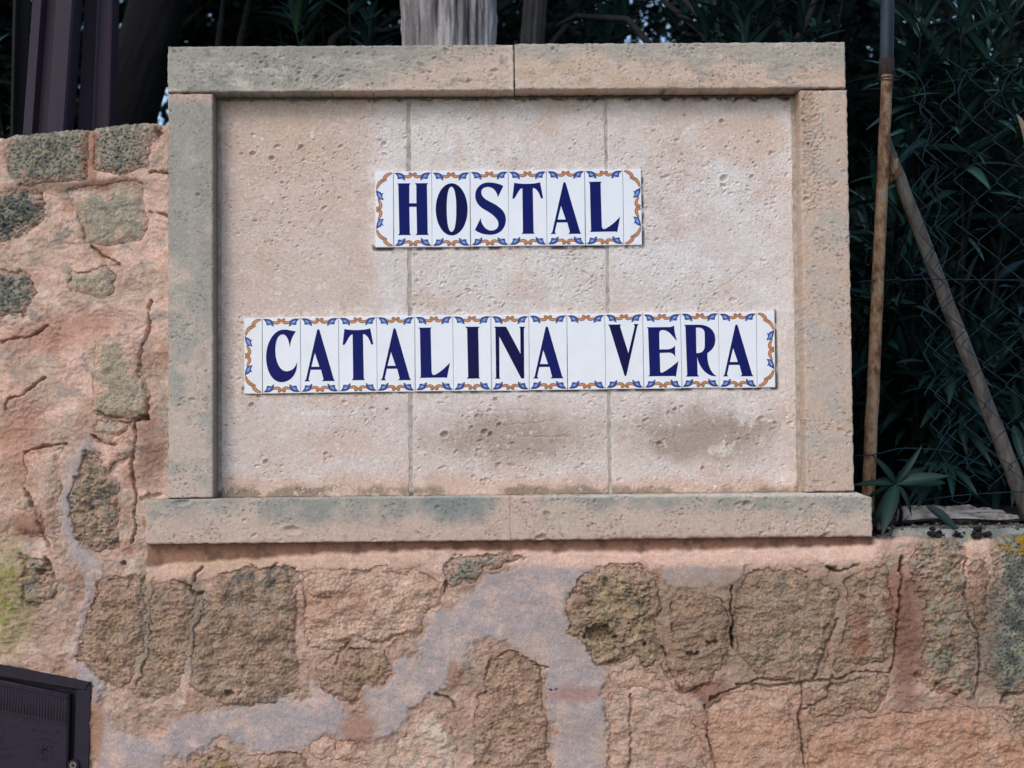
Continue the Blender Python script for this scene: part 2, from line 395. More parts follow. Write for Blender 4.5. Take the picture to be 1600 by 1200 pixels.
# --- cracks and holes
CRK = [[(233, 470), (236, 500), (222, 540), (217, 587), (229, 612), (229, 640), (222, 655)], [(210, 657), (214, 680), (205, 712), (205, 735), (213, 780), (211, 815), (206, 850)],
       [(9, 640), (14, 622), (33, 618), (70, 590)], [(38, 706), (66, 698), (104, 694)], [(38, 766), (55, 800), (80, 858)], [(1145, 915), (1142, 945), (1147, 975), (1145, 1012)],
       [(1100, 1100), (1108, 1125), (1105, 1150), (1116, 1180), (1122, 1210)], [(278, 912), (297, 916), (304, 932), (318, 925)], [(300, 908), (306, 895), (315, 886)],
       [(1408, 880), (1410, 900), (1404, 960), (1400, 1010), (1392, 1050)], [(1511, 872), (1508, 930), (1512, 965), (1528, 985), (1532, 1040), (1526, 1090)], [(1150, 1068), (1200, 1073), (1250, 1066), (1300, 1062), (1340, 1050), (1390, 1052)],
       [(1110, 1092), (1160, 1070), (1190, 1060), (1240, 1062)], [(1254, 1068), (1250, 1130), (1258, 1200)], [(563, 994), (580, 1004), (605, 1002), (632, 990)], [(1270, 1062), (1288, 1020), (1310, 970)],
       [(1565, 1100), (1572, 1085), (1600, 1082)], [(985, 1085), (986, 1130), (983, 1200)], [(235, 268), (262, 270)], [(235, 330), (262, 337)], [(143, 386), (172, 404), (188, 412)],
       [(545, 1005), (530, 1020), (525, 1040)], [(680, 1087), (698, 1090), (712, 1110)], [(833, 1038), (858, 1042)], [(148, 645), (178, 652), (200, 654)], [(143, 680), (160, 692), (178, 694)], [(0, 534), (40, 528), (75, 508)],
       [(1290, 885), (1310, 892), (1340, 880)], [(1035, 1010), (1052, 1060), (1068, 1085), (1098, 1070)], [(1300, 1055), (1292, 1090), (1255, 1110)]]
crk = np.full(PX.shape, 99.)
for c in CRK:
    a = np.array(c); x0, y0 = a.min(0)-30; x1, y1 = a.max(0)+30
    ms = (PX > x0) & (PX < x1) & (PY > y0) & (PY < y1)
    if ms.any(): crk[ms] = np.minimum(crk[ms], linesdf(PX[ms]+warpx[ms]*.45, PY[ms]+warpy[ms]*.45, c))
CRKD = ss(2.7, .3, crk+1.1*finN+1.5*fbm(PX, PY, 1/18, 3, 68))*.016
HOLES = [(222, 656, 13, 6, .03), (935, 990, 24, 14, .03), (1145, 992, 3.5, 18, .03), (1112, 1004, 8, 6, .02), (1083, 1022, 8, 5, .02), (865, 1077, 3.5, 3, .02), (194, 880, 4, 3, .02), (1410, 886, 3.5, 16, .03), (1011, 1006, 4, 3, .02), (1345, 933, 8, 4, .012), (1290, 982, 4, 9, .01),
         (1460, 1066, 5, 4, .02), (758, 1083, 4, 3, .01), (62, 892, 8, 5, .02), (70, 882, 5, 9, .02), (1438, 1058, 6, 6, .015), (1487, 1030, 22, 20, .008), (505, 936, 12, 4, .008), (696, 920, 4, 8, .02), (1255, 893, 12, 3, .01), (247, 205, 7, 9, .015), (1498, 1082, 5, 3, .02), (360, 1083, 7, 5, .02), (236, 775, 18, 4, .01), (1300, 889, 9, 2.5, .02)]
HO = 0*PX
for cx, cy, rx, ry, dp in HOLES:
    ms = (abs(PX-cx) < rx*3+24) & (abs(PY-cy) < ry*3+24)
    q = np.sqrt(((PX[ms]+warpx[ms]*.9-cx)/rx)**2+((PY[ms]+warpy[ms]*.9-cy)/ry)**2)+.5*np.abs(midN[ms])+.35*finN[ms]; HO[ms] = np.maximum(HO[ms], ss(1.25, .6, q)*dp)

# --- the stones, traced from the photograph
ST('moss', 2, [(7, 217), (20, 150), (133, 150), (134, 203), (133, 279), (95, 283), (30, 286), (12, 258)])
ST('moss', 2, [(147, 200), (150, 140), (252, 140), (247, 205), (246, 215), (231, 226), (230, 258), (187, 272), (150, 263)])
ST('moss', 3, [(-60, 296), (0, 297), (47, 294), (66, 302), (71, 340), (42, 368), (10, 380), (-60, 384)], dark=.5, por=1)
ST('tan', 0, [(107, 299), (165, 291), (213, 283), (223, 288), (223, 327), (229, 352), (219, 375), (173, 381), (134, 378), (128, 350)], gray=.6)
ST('moss', -2, [(-60, 418), (0, 421), (46, 428), (55, 458), (38, 490), (0, 500), (-60, 498)], dark=.3)
ST('tan', 1, [(110, 428), (160, 417), (180, 432), (173, 458), (155, 468), (113, 455)], gray=.3)
ST('tan', 6, [(153, 534), (172, 528), (197, 527), (217, 543), (217, 587), (230, 613), (222, 652), (197, 655), (149, 645), (148, 600)])
ST('tan', 0, [(150, 656), (200, 660), (198, 677), (167, 692), (146, 677)], gray=.3)
ST('pink', 7, [(163, 728), (158, 716), (190, 690), (204, 692), (206, 706), (186, 718), (170, 730)])
ST('porous', 3, [(132, 700), (152, 704), (168, 728), (180, 748), (186, 800), (189, 850), (157, 861), (120, 852), (113, 820), (107, 777), (114, 750), (128, 738)], gray=.4)
ST('pink', 1, [(38, 709), (98, 704), (92, 740), (88, 785), (92, 830), (88, 852), (60, 800), (44, 768)], smooth=1, gray=.25)
ST('pink', 1, [(20, 796), (66, 798), (80, 835), (50, 838), (22, 826)], smooth=1, red=.5)
ST('porous', 0, [(30, 866), (55, 872), (72, 880), (92, 915), (83, 934), (50, 951), (30, 935), (34, 900)], gray=.8)
ST('brown', 2, [(156, 905), (185, 900), (228, 900), (226, 950), (220, 1015), (205, 1062), (186, 1080), (150, 1056), (120, 1030), (130, 985), (148, 932)])
ST('brown', 1, [(240, 905), (298, 913), (303, 950), (291, 1008), (285, 1070), (250, 1096), (208, 1086), (226, 1040), (234, 960)])
ST('brown', 3, [(316, 925), (350, 895), (400, 886), (445, 880), (464, 893), (458, 935), (466, 980), (462, 1038), (470, 1078), (424, 1101), (370, 1106), (330, 1092), (302, 1075), (300, 1010), (312, 960)], dark=.25, top=1)
ST('pink', 1, [(472, 896), (560, 888), (650, 890), (683, 908), (690, 935), (664, 958), (655, 992), (615, 1008), (565, 1001), (530, 1018), (482, 1008), (474, 950)], rough=1)
ST('brown', 2, [(492, 1040), (540, 1012), (596, 1018), (615, 1045), (604, 1068), (566, 1070), (556, 1100), (530, 1098), (505, 1078)], pinky=.35)
ST('moss', 1, [(694, 885), (720, 868), (790, 865), (830, 870), (762, 892), (732, 908), (702, 928)], dark=0)
ST('porous', 3, [(888, 935), (903, 903), (940, 885), (1005, 883), (1028, 902), (1036, 940), (1022, 975), (1035, 1018), (1012, 1048), (990, 1024), (952, 1043), (928, 1034), (908, 1008), (888, 985)], big=1)
ST('brown', 3, [(1052, 935), (1090, 925), (1128, 938), (1139, 965), (1138, 1030), (1110, 1066), (1070, 1087), (1046, 1070), (1032, 1040), (1052, 1000), (1046, 965)], pinky=.2)
ST('brown', 3, [(1152, 935), (1172, 888), (1205, 885), (1262, 902), (1308, 918), (1310, 950), (1296, 1010), (1286, 1056), (1240, 1066), (1184, 1052), (1154, 1024), (1150, 975)], gray=.3)
ST('brown', 2, [(1322, 903), (1345, 887), (1388, 882), (1396, 940), (1398, 990), (1382, 1032), (1345, 1038), (1308, 1050), (1302, 1035), (1318, 990), (1326, 950)], gray=.3, redpatch=1)
ST('porous', 3, [(1418, 878), (1440, 828), (1500, 828), (1509, 880), (1505, 930), (1511, 972), (1524, 1000), (1519, 1086), (1470, 1084), (1442, 1066), (1446, 1000), (1442, 940)], gray=.65)
ST('brown', 2, [(1516, 872), (1538, 876), (1546, 930), (1540, 985), (1530, 985), (1514, 940)], red=.5)
ST('moss', 5, [(1548, 850), (1550, 815), (1680, 815), (1690, 1070), (1600, 1080), (1564, 1080), (1540, 1040), (1552, 985), (1554, 920)], dark=.45, lichen=1)
ST('porous', 2, [(1568, 1092), (1605, 1086), (1680, 1085), (1680, 1150), (1604, 1160), (1580, 1128)], gray=.6)
ST('brown', 1, [(1262, 1110), (1282, 1075), (1340, 1060), (1384, 1056), (1390, 1084), (1366, 1108), (1320, 1118), (1286, 1126)], gray=.1)
ST('pink', 1, [(1264, 1140), (1320, 1130), (1420, 1112), (1500, 1104), (1560, 1110), (1592, 1160), (1640, 1180), (1650, 1230), (1262, 1235)], ora=.6, rough=1)
ST('pink', 0, [(954, 1054), (980, 1040), (1020, 1052), (1042, 1082), (1000, 1076), (962, 1070)], ora=.2)
ST('pink', 0, [(954, 1084), (1000, 1090), (1052, 1096), (1080, 1110), (1096, 1160), (1108, 1230), (952, 1230)], gray=.35, rough=.5)
ST('pink', 1, [(1098, 1110), (1150, 1080), (1230, 1076), (1242, 1120), (1252, 1180), (1252, 1230), (1124, 1230), (1110, 1150)], ora=.35, rough=.5)
ST('pink', 1, [(1244, 1080), (1286, 1076), (1288, 1082), (1258, 1108), (1246, 1098)], purple=1)
ST('brown', 0, [(765, 1032), (800, 1014), (846, 1040), (852, 1090), (856, 1160), (858, 1230), (740, 1230), (744, 1110), (757, 1066)], pinky=.3)
ST('pink', 2, [(656, 1122), (680, 1105), (704, 1125), (710, 1160), (702, 1230), (600, 1230), (612, 1180), (636, 1146)], pale=.7, rough=.6)
ST('pink', 4, [(487, 1157), (508, 1152), (520, 1164), (519, 1180), (500, 1186), (488, 1172)], smooth=1, ora=.3)
ST('pink', 4, [(523, 1162), (552, 1160), (584, 1190), (560, 1196), (526, 1182)], smooth=.5)
ST('brown', 2, [(402, 1180), (450, 1176), (480, 1190), (488, 1230), (396, 1235)], pinky=.6)
ST('porous', 2, [(296, 1188), (342, 1168), (368, 1190), (374, 1235), (290, 1235)], yel=.6)
# a few more courses outside the picture, left, right and below
for (ax, ay, aw, ah) in [(-330, 470, 250, 190), (-330, 700, 230, 200), (-320, 240, 250, 180)]:
    pass
brd = dict(moss=(lin((150, 148, 134)), lin((104, 106, 102)), lin((178, 172, 154)), .0018, .0016), tan=(lin((172, 160, 142)), lin((154, 142, 126)), lin((186, 170, 148)), .0008, .0006),
           brown=(lin((178, 150, 128)), lin((148, 124, 106)), lin((196, 168, 146)), .0022, .0020), porous=(lin((172, 150, 126)), lin((134, 120, 104)), lin((192, 168, 140)), .0036, .0018),
           pink=(lin((200, 170, 152)), lin((178, 148, 130)), lin((212, 186, 168)), .0022, .0007))
wall = empty('rubble_wall', (P(60, 1100)[0], .1, 0), 'old rubble stone wall patched with pink mortar and lilac cement around the sign', 'wall')
stone_out = []
for si, (kind, off, poly, k) in enumerate(STONES):
    a = np.array(poly, float); x0, y0 = a.min(0)-26; x1, y1 = a.max(0)+26
    c0, c1 = P(x0, 700)[0], P(x1, 700)[0]
    j0 = max(0, np.searchsorted(ux, c0-.03)); j1 = min(NU, np.searchsorted(ux, c1+.03))
    i0 = max(0, np.searchsorted(vz, min(P(x0, y1)[2], P(x1, y1)[2])-.01)); i1 = min(NV, np.searchsorted(vz, max(P(x0, y0)[2], P(x1, y0)[2])+.01))
    sl_ = (slice(i0, i1), slice(j0, j1)); px, py = PX[sl_], PY[sl_]
    wp = .3 if si in (0, 1, 3, 6) else 1.0
    sdm = polysdf(px+warpx[sl_]*wp+fbm(px, py, 1/5, 2, 900+si)*1.6, py+warpy[sl_]*wp+fbm(px, py, 1/5, 2, 950+si)*1.6, a)-(2.5 if wp < 1 else 0)
    base, dk, lt, amp, famp = brd[kind]; amp = amp*.8
    smooth_ = k.get('smooth', 0); rgh_ = k.get('rough', 0)
    m1 = fbm(px, py, 1/34, 4, 100+si); m2 = fbm(px, py, 1/10, 4, 200+si); m3 = fbm(px, py, 1/3.6, 2, 300+si)
    inside = ss(0, -18, sdm)
    H = off*.001+amp*(m1*1.1+m2*.6)*(1-.6*smooth_)+famp*1.15*m3*(1-.7*smooth_)+.0007*fbm(px, py, 1/2.4, 1, 340+si)*(1-.8*smooth_)+.0035*inside*(1+smooth_)
    if kind == 'moss':
        wv_ = worley(px/4.2, py/4.2, si); H += (wv_-.5)*.0022; pep = ss(.36, .12, worley(px/6.5+m2*.5, py/6.0+m1*.5, si+40)); H -= pep*.003
    if kind in ('porous', 'brown') or k.get('por'):
        dens = ss(-.15, .35, fbm(px, py, 1/26, 3, 400+si))*(1 if kind == 'porous' or k.get('por') else .45)
        pw = worley(px/7.5+m2*.6, py/6.5+m1*.6, 50+si); pit = ss(.42, .1, pw)*dens
        pw2 = worley(px/3.4+m2*.5, py/3.0, 90+si); pit2 = ss(.4, .1, pw2)*dens
        H -= pit*.0055+pit2*.0022
        lg = 1-np.abs(fbm(px, py*1.7, 1/24, 4, 500+si))*2.4; H -= np.clip(lg, 0, 1)**5*.004*dens*(1+k.get('big', 0)*.8)
        tt = fbm(px, py*1.6, 1/48, 4, 520+si)*3.5; H += (np.floor(tt)+ss(.8, 1, tt-np.floor(tt)))*.0022
    if rgh_:
        tt = fbm(px, py*1.7, 1/55, 4, 520+si)*3.6; H += (np.floor(tt)+ss(.85, 1, tt-np.floor(tt)))*.0022*rgh_; H += m2*.0016*rgh_
    if kind in ('brown', 'porous') or rgh_:
        kb = np.abs(fbm(px+m2*3, py*1.2, 1/30, 5, 560+si, .58)); H += (np.minimum(kb, .5)*1.5-.3)*(.0022 if kind == 'pink' else .0065 if kind == 'porous' else .0042)
    # rounded arris, then dive into the joint
    H -= .0034*ss(-12, 1, sdm)**2*(.5+ss(-.3, .3, m1))*(1 if kind != 'pink' else .5); H = np.where(sdm > 0, H-sdm*.0022, H)
    fl = fbm(px+m2*6, py*1.3, 1/20, 4, 580+si, .55)*3.0; H += ((np.floor(fl)+ss(.7, 1, fl-np.floor(fl)))*.0013 if kind != 'moss' and not smooth_ else 0)
    H -= CRKD[sl_]*.6; H -= HO[sl_]
    C = mix(base[None, None]+0*px[..., None], dk, ss(-.1, .5, fbm(px, py, 1/22, 5, 600+si)))
    C = mix(C, lt, .8*ss(0, .5, fbm(px, py, 1/15, 5, 650+si)))
    C = C*(1+.13*m2+.24*m3)[..., None]
    if kind == 'moss': C = mix(C, lin((52, 54, 56)), .7*pep)  # pit shade painted as dark specks the mesh can't resolve, toned like lichen
    if 'dark' in k: C = mix(C, lin((86, 90, 92)), k['dark']*ss(-.4, .3, fbm(px, py, 1/18, 4, 700+si)))
    if 'gray' in k: C = mix(C, lin((146, 144, 134)), k['gray']*ss(-.5, .3, fbm(px, py, 1/28, 4, 710+si)))
    if 'pinky' in k: C = mix(C, PK, k['pinky']*ss(-.3, .3, m1))
    if 'pale' in k: C = mix(C, lin((206, 192, 176)), k['pale'])
    if 'ora' in k: C = mix(C, lin((178, 128, 104)), k['ora']*ss(-.5, .3, m1))
    if 'red' in k: C = mix(C, lin((150, 104, 84)), k['red'])
    if 'yel' in k: C = mix(C, lin((184, 154, 108)), k['yel']*ss(-.4, .2, m1))
    if 'purple' in k: C = mix(C, lin((122, 96, 92)), .8)
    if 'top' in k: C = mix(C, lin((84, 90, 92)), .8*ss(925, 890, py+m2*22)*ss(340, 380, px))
    if 'redpatch' in k: C = mix(C, lin((150, 104, 86)), .75*ss(1.3, .7, np.sqrt(((px-1338+m2*8)/20)**2+((py-990)/46)**2)))
    if 'lichen' in k:
        C = mix(C, lin((172, 134, 40)), .95*ss(.12, .32, fbm(px, py, 1/16, 4, 720))*ss(885, 860, py+m2*14)); C = mix(C, lin((160, 148, 116)), .5*ss(.3, .5, fbm(px, py, 1/9, 3, 721)))
        C = mix(C, lin((66, 74, 72)), .55*ss(-.1, .3, fbm(px, py, 1/30, 3, 722))*ss(860, 900, py))
    if si == 1: C = mix(C, PK, .5*ss(200, 240, px+m2*20))
    if kind == 'moss' and py.mean() < 320: C = mix(C, lin((168, 152, 132)), .45*ss(.0, .4, fbm(px, py, 1/12, 4, 731)))
    if si in (13, 14, 15): C = mix(C, lin((168, 156, 138)), .6*ss(.1, .5, fbm(px, py*.4, 1/30, 4, 740)))
    if kind == 'pink' or si in (17, 20, 26):   # mortar washed thinly over these faces
        for m_, c_, k_ in STAIN: C = mix(C, c_, m_[sl_]*k_*.7)
    C = mix(C, CM[sl_], (.0 if kind == 'moss' else .7)*ss(.05, .32, fbm(px, py*.8, 1/42, 5, 770+si)))
    # thin mortar smears lapping over the stone's edge
    lap = ss(-16, -2, sdm+fbm(px, py, 1/16, 4, 760+si)*22); C = mix(C, CM[sl_], .78*lap)
    g_ = (1.5 if kind in ('moss', 'brown', 'porous') else .8)*(1-.5*smooth_)+0*px
    Vv = wrap(X[sl_], Z[sl_], S[sl_], ZT[sl_], H)
    ok = (sdm < 4.5) & (S[sl_] < SMAX)
    cells = ok[:-1, :-1] & ok[1:, :-1] & ok[:-1, 1:] & ok[1:, 1:]
    Fq = grid_faces(cells, px.shape[1], px.shape[0])
    if len(Fq) < 10: continue
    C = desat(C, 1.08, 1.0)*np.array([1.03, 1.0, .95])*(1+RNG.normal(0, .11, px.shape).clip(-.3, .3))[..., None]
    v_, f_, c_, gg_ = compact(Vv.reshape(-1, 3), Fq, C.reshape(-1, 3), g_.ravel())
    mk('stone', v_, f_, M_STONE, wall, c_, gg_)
    # mortar gives way to the stone
    sub = ss(1.0, -6, sdm)*.03+.0022*np.exp(-((sdm-1)/1.6)**2)*ss(.1, .4, fbm(px, py, 1/22, 3, 800+si))*(1-ce[sl_])
    HM[sl_] = HM[sl_]-sub
HM -= CRKD; HM -= HO
okc = (S < SMAX)
# the metal box's niche: keep the mortar behind it
cells = okc[:-1, :-1] & okc[1:, :-1] & okc[:-1, 1:] & okc[1:, 1:]
BOXP = [(-260, 990), (0, 1037), (141, 1066), (134, 1330), (-260, 1330)]
bx = polysdf(PX, PY, BOXP); HM = np.where(bx < -2, -.05, HM)
Vv = wrap(X, Z, S, ZT, HM); Fq = grid_faces(cells, NU, NV)
v_, f_, c_, g_ = compact(Vv.reshape(-1, 3), Fq, (desat(CM, 1.02, 1.1)*np.array([1.03, 1.0, .95])*(1+RNG.normal(0, .07, PX.shape).clip(-.2, .2))[..., None]).reshape(-1, 3), GR.ravel())
mk('mortar', v_, f_, M_MORTAR, wall, c_, g_)

# ================================================================== CUT STONE SIGN SURROUND
frame = empty('sign_surround', tuple(P(800, 845, 0)), 'large rectangular sandstone sign surround with raised border standing on the rubble wall', 'sign frame')
def pits_into(H, xs, zs, pts):
    for (cx, cz, rx, rz, dp, a) in pts:
        R_ = max(rx, rz)*1.6
        j0, j1 = np.searchsorted(xs, [cx-R_, cx+R_]); i0, i1 = np.searchsorted(zs, [cz-R_, cz+R_])
        if j1-j0 < 1 or i1-i0 < 1: continue
        gx_, gz_ = np.meshgrid(xs[j0:j1]-cx, zs[i0:i1]-cz)
        u = (gx_*math.cos(a)+gz_*math.sin(a))/rx; v = (-gx_*math.sin(a)+gz_*math.cos(a))/rz
        q = np.sqrt(u*u+v*v)
        H[i0:i1, j0:j1] -= dp*ss(1.15, .35, q)-.18*dp*np.exp(-((q-1.3)/.25)**2)
def cut_block(name, x0, x1, z0, z1, yf, depth, shade, relief, seed, step=.0018, chip=None, edge=.003, rag=.0012, flat=None):
    SP = .02
    us = np.concatenate([np.arange(x0-SP, x0, step*2), np.arange(x0, x1, step), np.arange(x1, x1+SP, step*2)])
    vs = np.concatenate([np.arange(z0-SP, z0, step*2), np.arange(z0, z1, step), np.arange(z1, z1+SP, step*2)])
    U, Vz = np.meshgrid(us, vs)
    px, py = PROJ(U, 0*U+yf, Vz)
    H = relief(U, Vz, px, py, us, vs)
    C, G = shade(px, py, H)
    # ragged outline
    e0 = x0+fbm(Vz, 0*Vz, 55, 3, seed)*rag; e1 = x1+fbm(Vz, 0*Vz+3, 55, 3, seed+1)*rag
    b0 = z0+fbm(U, 0*U, 55, 3, seed+2)*rag; b1 = z1+fbm(U, 0*U+5, 55, 3, seed+3)*rag
    if flat == 'R': e1 = x1+0*e1
    if flat == 'L': e0 = x0+0*e0
    if chip is not None: b1 = b1+chip(U)
    du = np.maximum(e0-U, U-e1); dv = np.maximum(b0-Vz, Vz-b1)          # <0 inside
    ov = np.maximum(np.maximum(du, dv), 0)
    ins = -np.maximum({'L': U-e1, 'R': e0-U}.get(flat, du), dv); ed = edge*(1+.5*fbm(U, Vz, 40, 3, seed+4))
    rnd = ed*(1-np.sqrt(np.clip(1-(1-np.clip(ins/ed, 0, 1))**2, 0, 1)))
    x = np.clip(U, e0, e1); z = np.clip(Vz, b0, b1)
    y = yf+rnd-H*ss(0, .004, ins)+ov*(depth/SP)
    Vv = np.stack([x+0*y, y, z], -1)
    Fq = grid_faces(np.ones((len(vs)-1, len(us)-1), bool), len(us), len(vs))
    spm = ss(-.1, .35, fbm(px, py, 1/45, 3, seed+31))*(1 if name in ('coping_stone', 'base_stone', 'pillar_stone') else .35)
    spk = ss(.24, .10, worley(px/8+fbm(px, py, 1/9, 2, seed+33)*.5, py/6.5, seed+32))*spm; C = mix(C, lin((80, 76, 68)), .75*spk)
    C = C*(1+RNG.normal(0, .045, px.shape).clip(-.15, .15))[..., None]
    if name == 'panel_slab': C = desat(C, .88, 1.07)
    C = desat(C, .92, 1.05)*np.array([1.025, .995, .965])
    return mk(name, Vv.reshape(-1, 3), Fq, M_ASHLAR, frame, C.reshape(-1, 3), G.ravel())
YF = -.012; YPAN = .034
xl, xr = P(262, 400, YF)[0], P(1328.5, 400, YF)[0]
zt = P(800, 70, YF)[2]; zc = P(800, 141.5, YF)[2]; zs_top = P(800, 774, YF)[2]; zs_bot = P(800, 844.5, YF)[2]
xli = P(332.5, 400, YF)[0]; xri = P(1254.5, 400, YF)[0]; xj = P(803.5, 100, YF)[0]; xsj = P(797, 810, YF)[0]
xsl, xsr = P(228, 810, YF)[0], P(1362.5, 810, YF)[0]
GG = lin((168, 162, 150)); GB = lin((150, 147, 137)); SAND = lin((204, 180, 162)); PKS = lin((200, 172, 156)); DKG = lin((112, 112, 106)); CREAM = lin((206, 196, 180))
def frame_relief(seed, pitd=1.0, zone=None, lay=0):
    def f(U, Vz, px, py, us, vs):
        H = fbm(U, Vz, 9, 3, seed)*.0012+fbm(U, Vz, 60, 4, seed+1)*.0005+fbm(U, Vz, 220, 2, seed+2)*.00028
        if lay: H = H+fbm(U*.3, Vz, 120, 3, seed+3)*.0006*lay
        r = np.random.default_rng(seed); pts = []
        A = (us[-1]-us[0])*(vs[-1]-vs[0]); n_ = int(A*20000*pitd)
        for _ in range(n_):
            cx, cz = r.uniform(us[0], us[-1]), r.uniform(vs[0], vs[-1])
            dn = float(perlin(np.array([cx*9.]), np.array([cz*9.]), seed+7)[0])
            if dn+r.uniform(-.3, .5) < .18: continue
            s = r.lognormal(0, .5)*.0011; pts.append((cx, cz, s*r.uniform(1, 2.4), s, s*.9, r.normal(0, .5)))
        pits_into(H, us, vs, pts)
        if zone is not None: H = zone(H, px, py, seed)
        return H
    return f
def fnoise(px, py, f, s, o=6): return fbm(px, py, f, o, s, .62)
def sh_cop_l(px, py, H):
    C = mix(GG[None, None]+0*px[..., None], GB, .8*ss(-.3, .6, fnoise(px, py, 1/60, 1001))); C = mix(C, CREAM, .65*ss(.05, .5, fnoise(px, py*2.4, 1/50, 1002)))
    C = mix(C, SAND, .9*ss(560, 740, px+fnoise(px, py, 1/40, 1003)*90+(py-100)*2.2)); C = mix(C, GG*.8, .6*ss(100, 78, py+fnoise(px, py, 1/30, 1013)*16)*ss(900, 600, px))
    C = mix(C, SAND, .7*ss(128, 142, py+fnoise(px, py, 1/30, 1004)*8)*ss(470, 560, px)); C = mix(C, DKG, .5*ss(.22, .5, fnoise(px, py*1.5, 1/26, 1005)))
    C = mix(C, CREAM, .8*ss(795, 799, px+fnoise(px, py, 1/9, 1006)*3)); C = mix(C, lin((62, 55, 48)), .85*ss(144, 149, py+fnoise(px, py, 1/16, 1008)*3)*ss(336, 342, px))  # underside painted dark: shade below the coping together with mould
    return C*(1+.09*fnoise(px, py, 1/5, 1007, 3))[..., None], .9+0*px
def sh_cop_r(px, py, H):
    C = mix(SAND[None, None]+0*px[..., None], lin((196, 170, 146)), ss(-.2, .4, fnoise(px, py*2, 1/50, 1011)))
    C = mix(C, GG, .85*ss(100, 78, py-(px-900)*.045+fnoise(px, py, 1/50, 1012)*26)); C = mix(C, GB, .6*ss(.05, .45, fnoise(px, py*1.6, 1/40, 1014))*ss(900, 1150, px))
    C = mix(C, CREAM, .5*ss(.2, .5, fnoise(px, py*3, 1/40, 1015))); C = mix(C, DKG, .35*ss(.3, .5, fnoise(px, py*1.5, 1/20, 1016))); C = mix(C, lin((74, 66, 58)), .85*ss(142, 147, py+fnoise(px, py, 1/16, 1018)*3)*ss(1262, 1250, px))  # same painted shade and mould on this underside
    return C*(1+.09*fnoise(px, py, 1/5, 1017, 3))[..., None], .9+0*px
def sh_pil_l(px, py, H):
    C = mix(GG[None, None]+0*px[..., None], lin((196, 178, 162)), ss(-.1, .45, fnoise(px, py, 1/60, 1021)+(py-460)/700)); C = mix(C, GB, .65*ss(-.3, .6, fnoise(px, py, 1/45, 1022)-(py-420)/600))
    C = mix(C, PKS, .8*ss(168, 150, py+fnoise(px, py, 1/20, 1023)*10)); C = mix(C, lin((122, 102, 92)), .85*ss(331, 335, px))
    return C*(1+.08*fnoise(px, py, 1/5, 1027, 3))[..., None], .9+0*px
def sh_pil_r(px, py, H):
    C = mix(lin((200, 176, 158))[None, None]+0*px[..., None], lin((186, 174, 162)), ss(-.1, .4, fnoise(px, py, 1/55, 1031))); C = mix(C, lin((196, 166, 142)), .8*ss(.05, .5, fnoise(px, py, 1/70, 1032)))
    C = mix(C, GG, .5*ss(.2, .5, fnoise(px, py, 1/35, 1033))); C = mix(C, PKS, .7*ss(700, 760, py)); C = mix(C, lin((170, 140, 112)), .5*ss(1275, 1262, px+fnoise(px, py, 1/20, 1034)*10)*ss(300, 150, py))
    return C*(1+.08*fnoise(px, py, 1/5, 1037, 3))[..., None], 1.0+0*px
def sh_sill(px, py, H):
    t = .8*fnoise(px, py, 1/70, 1041)
    C = mix(GB[None, None]+0*px[..., None], GG, ss(-.5, .5, t)); up = ss(792, 824, py+t*34+8*ss(760, 860, px))
    C = mix(C, mix(SAND*.95, PKS, ss(-.3, .3, fnoise(px, py, 1/80, 1042))), .9*up); C = mix(C, SAND, .5*ss(.0, .5, fnoise(px, py*1.4, 1/60, 1043)))
    C = mix(C, lin((130, 136, 132)), .85*ss(1.2, .5, np.sqrt(((px-715+t*50)/52)**2+((py-785)/34)**2))); C = mix(C, CREAM, .7*ss(779, 774, py+t*4))
    C = mix(C, PKS, .85*ss(770, 786, px+t*30)*ss(860, 830, px)); C = mix(C, lin((152, 104, 88)), .7*ss(834, 842, py+fnoise(px, py, 1/26, 1044)*9)*ss(900, 1000, px))
    C = mix(C, lin((150, 104, 86)), .35*ss(.15, .45, fnoise(px, py, 1/14, 1046))*ss(812, 832, py))
    return C*(1+.08*fnoise(px, py, 1/5, 1047, 3))[..., None], .8+0*px
def zone_pil(H, px, py, s):   # wormy, pitted bedding in the right pillar's upper part
    m_ = ss(1300, 1272, px)*ss(420, 260, py)
    wv_ = worley(px/6.5, py/4.5, 5); return H-m_*ss(.42, .15, wv_)*.0022-m_*np.clip(1-np.abs(fbm(px, py*1.5, 1/12, 3, 8))*3, 0, 1)**3*.002
G0 = .0009
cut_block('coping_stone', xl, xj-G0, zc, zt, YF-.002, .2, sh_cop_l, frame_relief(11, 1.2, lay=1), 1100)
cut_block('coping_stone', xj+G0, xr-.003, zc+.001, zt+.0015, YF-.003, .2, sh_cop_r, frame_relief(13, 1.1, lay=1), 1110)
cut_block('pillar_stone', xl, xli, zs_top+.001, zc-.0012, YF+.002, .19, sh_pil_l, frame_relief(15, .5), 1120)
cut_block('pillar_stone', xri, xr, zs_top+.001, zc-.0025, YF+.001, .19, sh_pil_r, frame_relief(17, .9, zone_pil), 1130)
cut_block('base_stone', xsl, xsj-.0001, zs_bot, zs_top-.0008, YF-.006, .22, sh_sill, frame_relief(19, .5, lay=.5), 1140, flat='R')
cut_block('base_stone', xsj+.0001, xsr, zs_bot, zs_top-.001, YF-.0055, .22, sh_sill, frame_relief(23, 1.6, lay=.5), 1150, chip=lambda U: -np.clip(U-(xsr-.028), 0, 1)*.32, edge=.005, flat='L')
